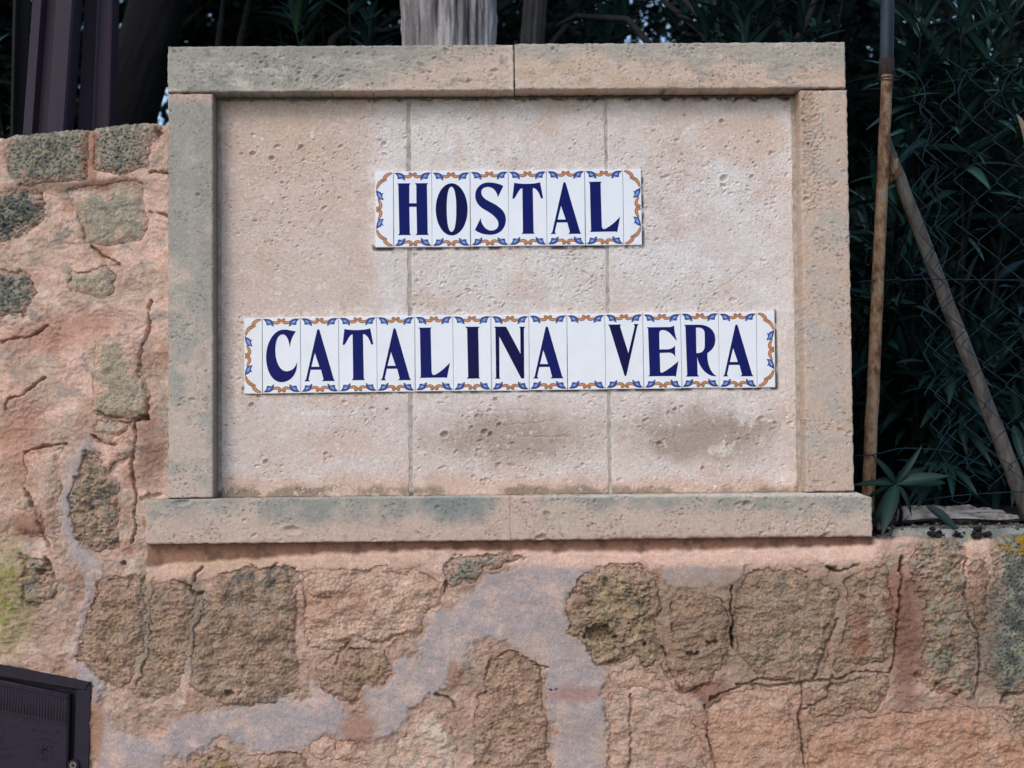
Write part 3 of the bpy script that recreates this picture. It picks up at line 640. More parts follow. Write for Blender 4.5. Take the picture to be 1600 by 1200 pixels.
# --- three tall slabs of the recessed panel
def sh_slab(px, py, H):
    A_ = lin((206, 193, 186)); B_ = lin((202, 180, 166)); Cc = lin((212, 204, 200)); D_ = lin((164, 143, 126))
    C = mix(A_[None, None]+0*px[..., None], Cc, ss(-.2, .4, fnoise(px, py, 1/90, 1061))); C = mix(C, B_, .85*ss(.02, .45, fnoise(px, py, 1/110, 1062)))
    C = mix(C, lin((196, 172, 152)), .7*ss(1.3, .5, np.sqrt(((px-430)/110)**2+((py-220+fnoise(px, py, 1/30, 1063)*30)/70)**2))); C = mix(C, lin((204, 176, 156)), .7*ss(1.25, .6, np.sqrt(((px-1155)/75)**2+((py-215)/42)**2)+fnoise(px, py, 1/22, 1064)*.4))
    C = mix(C, B_, .55*ss(600, 650, py)); 
    n_ = 1.6*fnoise(px, py, 1/40, 1065)
    C = mix(C, D_, .88*ss(1.25, .35, np.sqrt(((px-800)/142)**2+((py-682)/46)**2)+n_*.3)); C = mix(C, D_*.95, .9*ss(1.2, .4, np.sqrt(((px-1100)/138)**2+((py-680)/50)**2)+n_*.28))
    C = mix(C, lin((196, 160, 138)), .5*ss(1.2, .4, np.sqrt(((px-520)/90)**2+((py-690)/30)**2)+n_*.5)); C = mix(C, lin((200, 160, 138)), .7*ss(738, 758, py+n_*12))
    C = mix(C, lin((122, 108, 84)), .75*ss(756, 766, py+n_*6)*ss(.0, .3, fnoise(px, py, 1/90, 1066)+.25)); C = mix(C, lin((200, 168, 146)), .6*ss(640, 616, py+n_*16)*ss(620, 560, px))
    C = mix(C, lin((168, 158, 150)), .6*ss(172, 154, py+n_*9)); C = mix(C, lin((52, 48, 44)), .92*ss(160, 152.5, py+fnoise(px, py, 1/18, 1072, 3)*6)); st = fnoise(px, py*.12, 1/14, 1067); C = mix(C, lin((170, 164, 154)), .5*ss(.25, .5, st)*ss(215, 155, py))  # band under the coping: its shadow painted in, with black mould; drip streaks
    # pale crusts of old mortar, thickest round the tiles
    cr = ss(.30, .46, fnoise(px, py, 1/13, 1068, 4))*ss(-.1, .35, fnoise(px, py, 1/70, 1069))
    near1 = ss(20, 4, np.abs(polysdf(px, py, [(586, 268), (1001, 265), (1003, 384), (586, 388)]))); near2 = ss(20, 4, np.abs(polysdf(px, py, [(380, 497), (1209, 487), (1212, 605), (382, 613)])))
    cr2 = np.maximum(near1, near2)*ss(.02, .14, fnoise(px, py, 1/24, 1070, 3))
    for (cx, cy, rx, ry) in [(800, 412, 22, 12), (1168, 642, 17, 22), (1125, 702, 18, 9), (372, 590, 9, 40), (520, 487, 12, 9), (560, 485, 14, 10), (500, 645, 30, 4), (985, 618, 20, 5), (1232, 745, 22, 12), (1222, 520, 8, 14)]:
        cr2 = np.maximum(cr2, ss(1.35, .8, np.sqrt(((px-cx)/rx)**2+((py-cy)/ry)**2)+fnoise(px, py, 1/9, 1071, 3)*.8))
    C = mix(C, lin((226, 216, 204)), .55*ss(.3, .45, fnoise(px, py, 1/7, 1073, 4))*ss(-.2, .3, fnoise(px, py, 1/60, 1074)))
    C = mix(C, lin((222, 208, 194)), .62*cr+0*px); C = mix(C, lin((222, 210, 198)), .7*cr2*(.5+.5*ss(-.2, .3, fnoise(px, py, 1/6, 1079, 4))))
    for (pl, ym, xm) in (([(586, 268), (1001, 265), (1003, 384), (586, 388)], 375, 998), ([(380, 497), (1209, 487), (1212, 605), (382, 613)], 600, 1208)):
        gl = ss(5, 1.5, np.abs(polysdf(px, py, pl))-1)*np.maximum(ss(ym, ym+6, py), ss(xm, xm+3, px)); C = mix(C, lin((58, 50, 44)), .85*gl*ss(-.35, .15, fbm(px, py, 1/20, 4, 1080)))  # contact shadow below and right of each tile row, painted into slab colour
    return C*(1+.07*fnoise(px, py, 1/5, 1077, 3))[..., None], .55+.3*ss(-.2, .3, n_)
def slab_relief(seed):
    def f(U, Vz, px, py, us, vs):
        H = fbm(U, Vz, 6, 3, seed)*.0014+fbm(U, Vz, 38, 4, seed+1)*.0006+fbm(U, Vz, 200, 2, seed+2)*.00025
        mk_ = ss(-.15, .3, fbm(U, Vz, 7, 3, seed+20)); H -= ss(.3, .55, fbm(U, Vz, 230, 2, seed+21))*.0008*mk_; H += np.clip(fbm(U, Vz, 150, 3, seed+22)-.1, 0, 1)*.0006*mk_
        r = np.random.default_rng(seed); pts = []
        A = (us[-1]-us[0])*(vs[-1]-vs[0])
        for _ in range(int(A*26000)):
            cx, cz = r.uniform(us[0], us[-1]), r.uniform(vs[0], vs[-1])
            dn = float(perlin(np.array([cx*6.]), np.array([cz*6.]), seed+7)[0])
            if dn+r.uniform(-.35, .5) < .1: continue
            s = min(r.lognormal(0, .5)*.00115, .0045); pts.append((cx, cz, s*r.uniform(.9, 2.0), s*r.uniform(.7, 1.1), s*.75, r.normal(.2, .5)))
        for (qx, qy, q) in [(509, 709, 5), (517, 714, 3.5), (508, 719, 3), (415, 722, 6), (353, 665, 4), (362, 654, 3), (366, 662, 3), (695, 679, 8), (757, 675, 7), (766, 679, 6), (780, 663, 5), (404, 618, 5), (393, 633, 6), (1055, 640, 5), (1098, 732, 5), (1030, 693, 6), (1131, 279, 8), (1175, 276, 5), (753, 751, 4), (813, 621, 5), (774, 624, 5), (1128, 190, 6), (1205, 240, 5), (1185, 222, 4), (1070, 180, 4), (600, 225, 6), (470, 230, 6), (395, 240, 6), (425, 247, 6), (605, 640, 4)]:
            w_ = P(qx, qy, YPAN); pts.append((w_[0], w_[2], q*.0010, q*.0008, q*.0011, r.normal(.3, .4)))
        pits_into(H, us, vs, pts)
        cr = ss(.30, .46, fnoise(px, py, 1/13, 1068, 4))*ss(-.1, .35, fnoise(px, py, 1/70, 1069)); H = H+cr*.0007
        # shallow tool marks and fissures
        for (a, b, dp) in [((1095, 470), (1195, 400), .0008), ((805, 235), (870, 160), .0006), ((780, 665), (870, 658), .0012), ((815, 682), (890, 683), .0012), ((410, 720), (416, 676), .0004), ((690, 645), (830, 640), .0008), ((440, 425), (480, 448), .0007), ((1130, 290), (1128, 320), .0006)]:
            d_ = linesdf(px+fnoise(px, py, 1/18, 1081, 3)*4, py+fnoise(px, py, 1/18, 1082, 3)*4, [a, b]); H = H-dp*ss(2.2, .3, d_)
        return H
    return f
pz0 = zs_top-.002; pz1 = zc-.0035; ja, jb = P(640.5, 460, YPAN)[0], P(950, 460, YPAN)[0]; px0 = xli+.006; px1 = xri-.0065
gw = .0032
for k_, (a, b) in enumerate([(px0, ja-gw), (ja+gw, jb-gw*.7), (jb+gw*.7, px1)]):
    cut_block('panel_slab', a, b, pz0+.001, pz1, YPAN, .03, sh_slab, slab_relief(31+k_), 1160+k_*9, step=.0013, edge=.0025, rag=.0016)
# grout lies a little behind the faces of the slabs
def sh_grout(px, py, H):
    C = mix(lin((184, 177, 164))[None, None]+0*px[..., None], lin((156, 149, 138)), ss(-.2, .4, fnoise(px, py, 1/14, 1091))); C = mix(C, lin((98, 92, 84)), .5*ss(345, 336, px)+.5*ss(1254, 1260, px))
    C = mix(C, lin((60, 58, 52)), .8*ss(160, 149, py)); C = mix(C, lin((70, 68, 60)), .8*ss(764, 771, py)*ss(800, 640, px)); return C, .8+0*px  # top run of grout painted dark with the coping's shadow
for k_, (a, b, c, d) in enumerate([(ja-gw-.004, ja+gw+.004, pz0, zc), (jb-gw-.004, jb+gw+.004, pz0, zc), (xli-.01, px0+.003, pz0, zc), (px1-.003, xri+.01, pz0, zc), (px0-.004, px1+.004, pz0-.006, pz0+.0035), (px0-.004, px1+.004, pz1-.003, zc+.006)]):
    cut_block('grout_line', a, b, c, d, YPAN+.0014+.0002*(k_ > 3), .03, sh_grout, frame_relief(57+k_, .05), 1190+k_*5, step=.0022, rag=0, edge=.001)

# ================================================================== TILE SIGNS
def glaze(name, col, rough=.16, spec=.5):
    m, n, b = nodes_of(name); tc = n.nodes.new('ShaderNodeTexCoord').outputs['Object']
    oi = n.nodes.new('ShaderNodeObjectInfo')
    n1 = nz(n, tc, 25, 3, .5); f = maprange(n, n1.outputs['Fac'], .3, .7, .96, 1.03)
    rgb = n.nodes.new('ShaderNodeRGB'); rgb.outputs[0].default_value = (*col, 1)
    n.links.new(scalecol(n, rgb.outputs[0], f), b.inputs['Base Color'])
    n2 = nz(n, tc, 45, 2, .5); bp = n.nodes.new('ShaderNodeBump'); bp.inputs['Distance'].default_value = .0004; n.links.new(n2.outputs['Fac'], bp.inputs['Height']); n.links.new(bp.outputs[0], b.inputs['Normal'])
    b.inputs['Roughness'].default_value = rough; b.inputs['Specular IOR Level'].default_value = spec
    return m
T_WHITE = glaze('white_glaze', tuple(lin((232, 233, 236)))); T_NAVY = glaze('navy_glaze', (.003, .007, .11), .12, .08); T_DNAVY = glaze('dark_navy_glaze', (.002, .003, .06), .12, .08)
T_LB = glaze('light_blue_glaze', tuple(lin((104, 152, 222)))); T_OR = glaze('orange_glaze', tuple(lin((204, 126, 66)))); T_BR = glaze('brown_glaze', tuple(lin((84, 42, 26)))); T_BL = glaze('mid_blue_glaze', tuple(lin((22, 38, 112)))); T_BK = simple_mat('tile_biscuit', tuple(lin((176, 168, 158))), .9)
LET = {
 'H': "M38,128 L183,128 L170,148 L168,343 L246,343 L246,148 L232,128 L375,128 L362,148 L367,665 L380,685 L236,685 L250,665 L246,382 L168,382 L172,665 L183,685 L45,685 L58,665 L50,148 Z",
 'S': "M360,168 L298,290 C290,225 245,175 190,176 C145,178 116,200 118,235 C122,290 170,315 245,352 C330,398 384,450 383,530 C380,630 310,690 218,690 C150,690 90,672 43,638 L108,508 C112,580 165,645 223,645 C275,645 305,615 301,570 C297,515 235,470 170,430 C90,390 50,335 51,268 C52,185 115,128 198,128 C265,128 320,145 360,168 Z",
 'T': "M62,133 C120,152 285,152 344,130 L376,300 Q360,312 352,300 C330,240 305,192 264,192 L269,665 L281,685 L137,685 L152,665 L150,192 C110,200 90,270 62,302 Q46,312 40,300 Z",
 'A': "M180,140 Q193,124 206,140 L358,668 L373,690 L230,690 L247,670 L220,567 L107,567 L83,670 L98,690 L37,690 L55,670 Z M153,387 L115,535 L203,535 Z",
 'L': "M37,130 L182,130 L170,147 L177,605 C180,645 200,645 225,632 C280,605 340,550 380,508 L344,676 L325,668 L45,670 L58,652 L52,147 Z",
 'C': "M368,150 C325,205 305,260 298,326 C292,250 265,182 222,182 C165,182 138,265 140,360 C142,480 190,578 260,578 C325,578 365,530 376,480 C385,590 320,694 205,694 C95,694 36,560 38,420 C42,260 125,130 235,130 C285,130 325,148 368,150 Z",
 'I': "M130,125 L290,125 L275,145 L280,665 L293,682 L143,682 L160,665 L153,145 Z",
 'N': "M33,125 L163,125 L321,418 L319,147 L309,127 L374,127 L360,147 L360,683 L327,683 L88,230 L88,668 L100,685 L38,685 L50,668 L46,147 Z",
 'V': "M30,120 L173,120 L163,140 L250,430 L325,140 L313,117 L367,117 L353,140 L226,668 Q214,684 204,668 L45,140 Z",
 'E': "M37,152 L300,152 Q325,148 340,132 C342,190 352,250 370,303 C330,270 290,185 215,184 C185,185 175,200 175,218 L175,392 L262,392 C300,390 330,375 347,350 L347,478 C330,440 310,430 275,428 L177,430 L179,625 Q182,650 202,641 C270,610 340,555 382,518 L350,688 L327,680 L47,680 L62,662 L52,167 Z",
 'R': "M30,134 L190,134 C310,134 375,200 375,292 C375,370 340,405 285,442 C280,560 320,655 382,690 C290,700 195,610 172,482 L175,672 L190,692 L45,692 L60,672 L47,152 Z M163,167 C220,158 258,180 258,230 L258,350 C258,415 225,442 165,440 Z"}
def svg(s, n=12):
    import re
    loops = []; cur = None
    for cmd, args in re.findall(r'([MLCQZ])([^MLCQZ]*)', s):
        v = [tuple(map(float, q.split(','))) for q in args.split()]
        if cmd == 'M': cur = [v[0]]
        elif cmd == 'L': cur += v
        elif cmd == 'Q':
            a = np.array(cur[-1]); b, c = map(np.array, v)
            cur += [tuple((1-t)**2*a+2*t*(1-t)*b+t*t*c) for t in np.linspace(0, 1, 6)[1:]]
        elif cmd == 'C':
            a = np.array(cur[-1]); b, c, d_ = map(np.array, v)
            cur += [tuple((1-t)**3*a+3*t*(1-t)**2*b+3*t*t*(1-t)*c+t**3*d_) for t in np.linspace(0, 1, n)[1:]]
        elif cmd == 'Z':
            if abs(cur[0][0]-cur[-1][0])+abs(cur[0][1]-cur[-1][1]) < .5: cur.pop()
            loops.append(cur)
    return loops
def oval(cx, cy, rx, ry, e=2.0, n=48):
    o = []
    for k in range(n):
        t = 2*math.pi*k/n; c, s = math.cos(t), math.sin(t)
        o.append((cx+rx*math.copysign(abs(c)**(2/e), c), cy+ry*math.copysign(abs(s)**(2/e), s)))
    return o
def fill(loops, h):
    """raised glaze print: triangulated outline at height h with a short side wall; coords (x,y) in tile units"""
    vs = [p for l in loops for p in l]
    tri = tessellate_polygon([[Vector((x, y, 0)) for x, y in l] for l in loops])
    V = [(x, y, h) for x, y in vs]
    F = []
    for t in tri:
        a, b, c = (vs[i] for i in t)
        cr = (b[0]-a[0])*(c[1]-a[1])-(b[1]-a[1])*(c[0]-a[0])
        if abs(cr) < 1e-6: continue
        F.append(tuple(t) if cr > 0 else tuple(t[::-1]))
    return V, F
def stroke(pts, h, grow=0.0, sub=5):
    """tapering brush stroke through (x,y,width) points; climbs very slightly so nothing is coplanar"""
    p = np.array(pts, float); n_ = len(p); tt = np.linspace(0, n_-1, (n_-1)*sub+1); q = []
    for t in tt:
        i = min(int(t), n_-2); f_ = t-i; p0 = p[max(i-1, 0)]; p1 = p[i]; p2 = p[i+1]; p3 = p[min(i+2, n_-1)]
        q.append(.5*((2*p1)+(-p0+p2)*f_+(2*p0-5*p1+4*p2-p3)*f_**2+(-p0+3*p1-3*p2+p3)*f_**3))
    q = np.array(q); d_ = np.gradient(q[:, :2], axis=0); d_ /= np.linalg.norm(d_, axis=1)[:, None]+1e-9
    nn = np.stack([-d_[:, 1], d_[:, 0]], 1); wd = np.maximum(q[:, 2:3], 1)/2+grow
    V = []; 
    for i in range(len(q)):
        hh = h+i*.004; a = q[i, :2]+nn[i]*wd[i]; b = q[i, :2]-nn[i]*wd[i]; V += [(a[0], a[1], hh), (b[0], b[1], hh)]
    F = [(2*i, 2*i+1, 2*i+3, 2*i+2)[::-1] for i in range(len(q)-1)]
    return V, F
def orn(parts):
    """parts: list of (V,F,mat) -> joined"""
    V = []; F = []; Mi = []
    for v, f, m_ in parts:
        o_ = len(V); V += list(v); F += [tuple(x+o_ for x in q) for q in f]; Mi += [m_]*len(f)
    return V, F, Mi
def mir(parts, ax=None, ay=None):
    out = []
    for v, f, m_ in parts:
        v2 = [((2*ax-x) if ax is not None else x, (2*ay-y) if ay is not None else y, z) for x, y, z in v]
        flip = (ax is not None) != (ay is not None)
        out.append((v2, [q[::-1] for q in f] if flip else f, m_))
    return out
U0 = 1.5   # print height in tile units (~0.26 mm)
def leaf_parts(dx=0, dy=0, rot=0, sc=1.0):
    dk = svg("M4,16 C58,4 112,20 122,56 L125,99 C104,94 92,80 74,80 C60,86 50,84 40,78 C48,58 32,34 4,16 Z", 6)
    lt = svg("M42,36 C64,32 86,42 94,60 C88,58 80,58 75,64 C68,60 62,62 57,66 C60,52 54,44 42,36 Z M0,0 Z", 6)[:1]
    lt2 = svg("M80,68 C92,66 104,76 115,90 C100,88 90,78 80,76 Z", 4)
    def tr(l): return [[(((x-60)*math.cos(rot)-(y-50)*math.sin(rot))*sc+60+dx, ((x-60)*math.sin(rot)+(y-50)*math.cos(rot))*sc+50+dy) for x, y in q] for q in l]
    a = fill(tr(dk), U0*.7); b = fill(tr(lt), U0*1.1); c = fill(tr(lt2), U0*1.1)
    return [(a[0], a[1], 0), (b[0], b[1], 1), (c[0], c[1], 1)]
sc1 = [(112, 44, 8), (136, 56, 20), (162, 57, 26), (184, 46, 26), (190, 31, 22), (177, 23, 16), (169, 30, 12)]
def scroll(pts, ball=None):
    a = stroke(pts, U0*.6, 5.0); b = stroke(pts, U0*1.3, -1.0); out = [(a[0], a[1], 2), (b[0], b[1], 3)]
    if ball:
        for rr_, hh_, mm in ((ball[2]+4.5, U0*1.6, 2), (ball[2], U0*2.0, 3)):
            c = fill([oval(ball[0], ball[1], rr_, rr_, 2, 14)], hh_); out.append((c[0], c[1], mm))
    return out
half = leaf_parts()+scroll(sc1, (178, 34, 10))
top = half+mir(half, ax=207)
ORN_FULL = orn(top+mir(top, ay=407.5))
e1 = [(188, 19, 6), (150, 28, 24), (118, 50, 30), (101, 72, 26), (110, 90, 20), (122, 82, 13)]
e2 = [(104, 100, 18), (80, 100, 28), (52, 120, 30), (30, 152, 22), (18, 188, 10)]
e3 = [(30, 294, 8), (52, 334, 22), (60, 368, 28), (47, 394, 26), (26, 394, 20), (22, 380, 13)]
_ed = fill(svg("M10,186 C18,205 40,216 62,220 C58,232 64,238 94,232 C80,248 74,258 78,270 L95,306 C66,306 46,302 34,294 C14,262 6,225 10,186 Z", 6), U0*.7)
_el = fill(svg("M28,230 C44,234 54,240 60,250 C62,265 68,280 76,294 C56,290 40,276 34,260 Z", 6), U0*1.1)
eh = scroll(e1, (113, 84, 10))+scroll(e2, (80, 102, 12))+scroll(e3, (32, 392, 12))+[(_ed[0], _ed[1], 0), (_el[0], _el[1], 1)]
ORN_EDGE = orn(eh+mir(eh, ay=407.5))
ORN_MATS = [T_BL, T_LB, T_BR, T_OR]
def rounded_tile(w_, h_, th, r):
    """tile body, local coords: x 0..w, z 0..-h, front at y=0; softly rounded front edges"""
    prof = [(0, th), (0, r), (r*.3, r*.3), (r, 0)]
    V = []; F = []
    for ins, y in prof:
        V += [(ins, y, -ins), (w_-ins, y, -ins), (w_-ins, y, -h_+ins), (ins, y, -h_+ins)]
    for k in range(3):
        for i in range(4):
            a, b = k*4+i, k*4+(i+1) % 4; F.append((a, a+4, b+4, b))
    F.append((12, 15, 14, 13)); F.append((0, 1, 2, 3))
    return V, F
def tile_row(text, x_px, y_px, x2_px, y2_px, h_m, label, name):
    A = P(x_px, y_px, YPAN-.006); B = P(x2_px, y2_px, YPAN-.006)
    L = B[0]-A[0]; slope = (B[2]-A[2])/L; n_ = len(text); ew = L*28.7/(28.7*2+59.55*n_); tw = (L-2*ew)/n_
    sign = empty(name, (A[0]+L/2, A[1], A[2]-h_m), label, 'tile sign')
    x = A[0]; r = random.Random(len(text))
    for i, ch in enumerate(['<']+list(text)+['>']):
        w_ = ew if ch in '<>' else tw
        gap = .0006; z = A[2]+(x-A[0])*slope+r.uniform(-.0005, .0005); rot = math.radians(r.uniform(-.25, .25)); yo = A[1]+r.uniform(-.0006, .0004)
        tx, tz = math.radians(r.uniform(-1.0, 1.0)), math.radians(r.uniform(-1.1, 1.1))
        Mt = Matrix.Translation((x+gap/2, yo, z)) @ Matrix.Rotation(rot, 4, 'Y') @ Matrix.Rotation(tx*.6, 4, 'X') @ Matrix.Rotation(tz*.6, 4, 'Z')
        v, f = rounded_tile(w_-gap, h_m, .012, .0012)
        t = mk('tile', [tuple(Mt @ Vector(q)) for q in v], f, T_WHITE, sign, ngon=True, smooth=False)
        uw = 200. if ch in '<>' else 415.; sx = (w_-gap)/uw; sz = h_m/815.
        def put(V_, flipx=False):
            out = []
            for a, b, c in V_:
                if flipx: a = uw-a
                out.append(tuple(Mt @ Vector((a*sx, -c*.00017, -b*sz))))
            return out
        if ch in '<>':
            V_, F_, Mi = ORN_EDGE
        else: V_, F_, Mi = ORN_FULL
        fl = ch == '>'
        F2 = [q[::-1] for q in F_] if not fl else F_
        mk('ornament', put(V_, fl), F2, ORN_MATS, t, fmat=Mi, ngon=True, smooth=False)
        if ch not in '<> ':
            if ch == 'O': loops = [oval(213, 410, 174, 281, 2.0), oval(211, 409, 52, 242, 2.3)]
            else: loops = svg(LET[ch])
            V_, F_ = fill(loops, U0)
            mk('letter', put(V_), [q[::-1] for q in F_], T_DNAVY if ch in 'OINV' else T_NAVY, t, ngon=True, smooth=False)
        x += w_
    return sign
hh_ = P(586, 268, YPAN-.006)[2]-P(586, 387.5, YPAN-.006)[2]
tile_row('HOSTAL', 586, 268.3, 1002, 264.5, hh_*.992, 'upper and shorter row of white glazed tiles reading HOSTAL in navy letters', 'tile_sign')
tile_row('CATALINA VERA', 381, 496.5, 1210.5, 486.8, hh_*.985, 'lower and longer row of white glazed tiles reading CATALINA VERA in navy letters', 'tile_sign')

# ================================================================== METAL METER BOX, lower left
M_BOX = simple_mat('dark_painted_iron', tuple(lin((42, 35, 46))), .6, 0, 90, .8, 1.2, .0004, 500, spec=.22)
box_o = empty('meter_box', tuple(P(60, 1300, 0)), 'dark painted metal meter box set askew in the lower left of the wall', 'meter box')
def part_px(name, poly, y0, y1, mat, parent, bevel=.001):
    v, f = prism_px(poly, y0, y1, bevel); o_ = mk(name, v, f, mat, parent, ngon=True, smooth=False); fixnormals(o_); return o_
part_px('box_body', [(-250, 1002), (0, 1042), (132, 1070), (126, 1322), (-250, 1322)], .012, .09, M_BOX, box_o)
part_px('frame_rail', [(-258, 993), (0, 1038), (141, 1066), (132, 1078), (0, 1056), (-240, 1016)], -.006, .03, M_BOX, box_o)
part_px('frame_rail', [(141.4, 1066.5), (134, 1330), (112, 1318), (119, 1078), (132.5, 1078.5)], -.0055, .03, M_BOX, box_o)
door = part_px('door', [(-240, 1024), (0, 1063), (108, 1086), (103, 1318), (-240, 1318)], -.009, .011, M_BOX, box_o, .003)
for k in range(30):
    x = 103-k*4.6; y = 1092+(x-108)*.20
    a, b = P(x, y, -.009), P(x-.4, y+38+(x-108)*.0, -.009)
    mktube('rib', [a, b], .0010, M_BOX, door, 5)
part_px('door_rim', [(-230, 1028), (0, 1066), (105, 1088), (105, 1091), (0, 1069.5), (-230, 1031)], -.0115, -.008, M_BOX, door, .0006)
part_px('door_rim', [(-230, 1077), (0, 1112), (104, 1132), (104, 1134), (0, 1114), (-230, 1079)], -.0103, -.008, M_BOX, door, .0004)
emb = []
def ep(pts, r_=.0009): 
    emb.append(tube([P(x, y, -.0092) for x, y in pts], r_, 6))
ep([(52, 1142), (56, 1136), (60, 1141), (70, 1144), (82, 1146), (88, 1147), (91, 1142), (93, 1145)])
for a in range(0, 360, 45):
    c, s = math.cos(math.radians(a)), math.sin(math.radians(a)); cx, cy = 70, 1175
    ep([(cx+3*c, cy+3*s), (cx+9*c-4*s, cy+9*s+4*c), (cx+15*c, cy+15*s), (cx+9*c+4*s, cy+9*s-4*c), (cx+3*c, cy+3*s)], .0007)
ep([(50+40*t, 1152+3*math.sin(t*9)+8*t) for t in np.linspace(0, 1, 12)], .0006)
ep([(0, 1180), (20, 1182)], .0008); ep([(-60, 1170), (-20, 1171), (0, 1171), (14, 1168)], .0008); ep([(0, 1154), (2, 1160), (-4, 1164)], .0008)
v, f = join(emb); mk('embossed_ornament', v, tris_ok(f), M_BOX, door, ngon=True)
M_LOCK = simple_mat('worn_lock_metal', (.28, .24, .2), .45, .8, 200)
def disc(c, r_, y0, y1, seg=20):
    A = [(c[0]+r_*math.cos(t), y0, c[2]+r_*math.sin(t)) for t in np.linspace(0, 2*np.pi, seg+1)[:-1]]
    B = [(q[0], y1, q[2]) for q in A]; n_ = seg
    return A+B, [list(range(n_))]+[(i, i+n_, (i+1) % n_+n_, (i+1) % n_) for i in range(n_)]+[[n_+i for i in range(n_)][::-1]]
lc = P(115, 1195, -.01)
v, f = disc(lc, .010, -.0125, .01); lk = mk('lock', v, f, M_BOX, box_o, ngon=True, smooth=False); fixnormals(lk)
v, f = disc(lc, .0062, -.0145, -.0118); r2 = mk('lock_barrel', v, f, M_LOCK, lk, ngon=True, smooth=False); fixnormals(r2)
v, f = disc(lc, .0030, -.0152, -.0140); r2 = mk('keyhole', v, f, simple_mat('black_gap', (.006, .006, .007), .6), lk, ngon=True, smooth=False); fixnormals(r2)

# ================================================================== FLAT STONES ON THE WALL, right
def slab_stone(name, polyx, y0, y1, z0, thick, colr, label, seed, amp=.003, tilt=0.0, cat='stone'):
    """flat irregular stone lying at height z0: polyx = outline of (x,y) world points"""
    poly = np.array(polyx, float); c = poly.mean(0); xs = np.arange(poly[:, 0].min()-.02, poly[:, 0].max()+.02, .0035); ys = np.arange(poly[:, 1].min()-.02, poly[:, 1].max()+.02, .0045)
    xx, yy = np.meshgrid(xs, ys); sd = polysdf(xx+fbm(xx, yy, 22, 3, seed)*.006, yy+fbm(xx, yy, 22, 3, seed+1)*.006, poly)
    r_ = thick*.35
    zt_ = z0+thick+fbm(xx, yy, 14, 4, seed+2)*amp+fbm(xx, yy, 80, 3, seed+3)*amp*.35+tilt*(yy-c[1])-np.clip(sd+r_, 0, r_)**2/r_*.8
    zz = np.where(sd > 0, z0+thick-np.clip(sd*9, 0, thick+.008)-r_*.8, zt_)
    ok = sd < .012; cells = ok[:-1, :-1] & ok[1:, :-1] & ok[:-1, 1:] & ok[1:, 1:]
    C = mix(lin(colr[0])[None, None]+0*xx[..., None], lin(colr[1]), ss(-.2, .4, fbm(xx, yy, 25, 4, seed+5))); C = mix(C, lin(colr[2]), .8*ss(.2, .5, fbm(xx, yy, 50, 4, seed+6)))
    shx = xx+np.clip(0-sd, None, 0)*0
    v_, f_, c_ = compact(np.stack([shx, yy, zz], -1).reshape(-1, 3), grid_faces(cells, len(xs), len(ys)), C.reshape(-1, 3))
    o_ = mk(name, v_, f_, M_STONE, None, c_, base=True); tag(o_, label, cat); return o_
q = lambda px, Y: P(px, 800, Y)[0]
zA = P(1480, 842, .03)[2]
slab_stone('flat_stone', [(q(1400, .02), .035), (q(1460, .02), .012), (q(1560, .02), .010), (q(1700, .02), .0), (q(1720, .02), .14), (q(1560, .02), .15), (q(1410, .02), .12)], 0, 0, zA+.002, .018, ((150, 150, 140), (118, 118, 112), (176, 160, 132)), 'thin grey flat stone bedded along the wall top beneath the pale one', 2001, .002)
zB = P(1500, 812, .2)[2]
slab_stone('flat_stone', [(q(1425, .2), .22), (q(1470, .2), .17), (q(1590, .2), .18), (q(1596, .2), .30), (q(1560, .2), .42), (q(1450, .2), .42)], 0, 0, zB-.012, .024, ((172, 164, 158), (120, 112, 106), (196, 188, 180)), 'pale whitish flat stone lying behind the wall top below the fence', 2011, .007, .04)
slab_stone('flat_stone', [(q(1372, .03), .03), (q(1405, .03), .012), (q(1418, .03), .03), (q(1412, .03), .08), (q(1376, .03), .09)], 0, 0, P(1390, 850, .03)[2]-.006, .02, ((138, 134, 128), (104, 102, 98), (160, 150, 138)), 'small grey wedge stone beside the right end of the sign base', 2021, .003)
# clods and moss tufts sitting on the grey stone
M_MOSS = two_tone('dry_black_moss', (.012, .012, .014), (.03, .028, .032), 160, .5, .95)
def lump(c, r_, seed, sq=.75):
    import bmesh
    b = bmesh.new(); bmesh.ops.create_icosphere(b, subdivisions=3, radius=1.0)
    V_ = np.array([v.co[:] for v in b.verts]); F_ = [[v.index for v in f.verts] for f in b.faces]; b.free()
    n_ = fbm(V_[:, 0]*2+seed, V_[:, 1]*2+V_[:, 2]*1.7, 1.0, 4, seed); V_ = V_*(1+.9*n_+.35*fbm(V_[:, 0]*6, V_[:, 1]*6+V_[:, 2]*5, 1.0, 2, seed+1))[:, None]*r_; V_[:, 2] *= sq
    return V_+np.array(c), F_
for (cx, cy, r_, lb) in [(1463, 832, .0125, 'round purplish clod of dry moss, leftmost of three on the grey flat stone'), (1499, 834, .009, 'small dark moss tuft, middle of three on the grey flat stone'), (1533, 831, .013, 'large black ragged moss tuft, rightmost of three on the grey flat stone')]:
    parts = []
    base_ = P(cx, cy, .008)
    for k in range(16):
        r = random.Random(cx+k); vv, ff = lump(base_+np.array([r.uniform(-1, 1)*r_*1.1, r.uniform(-.6, .6)*r_, r.uniform(-.7, .6)*r_]), r_*r.uniform(.2, .45), cx*3+k)
        parts.append((vv, ff))
    v, f = join(parts); o_ = mk('moss_tuft', v, f, M_MOSS, None, ngon=True, base=True); tag(o_, lb, 'moss', 'moss tufts on the flat stone')
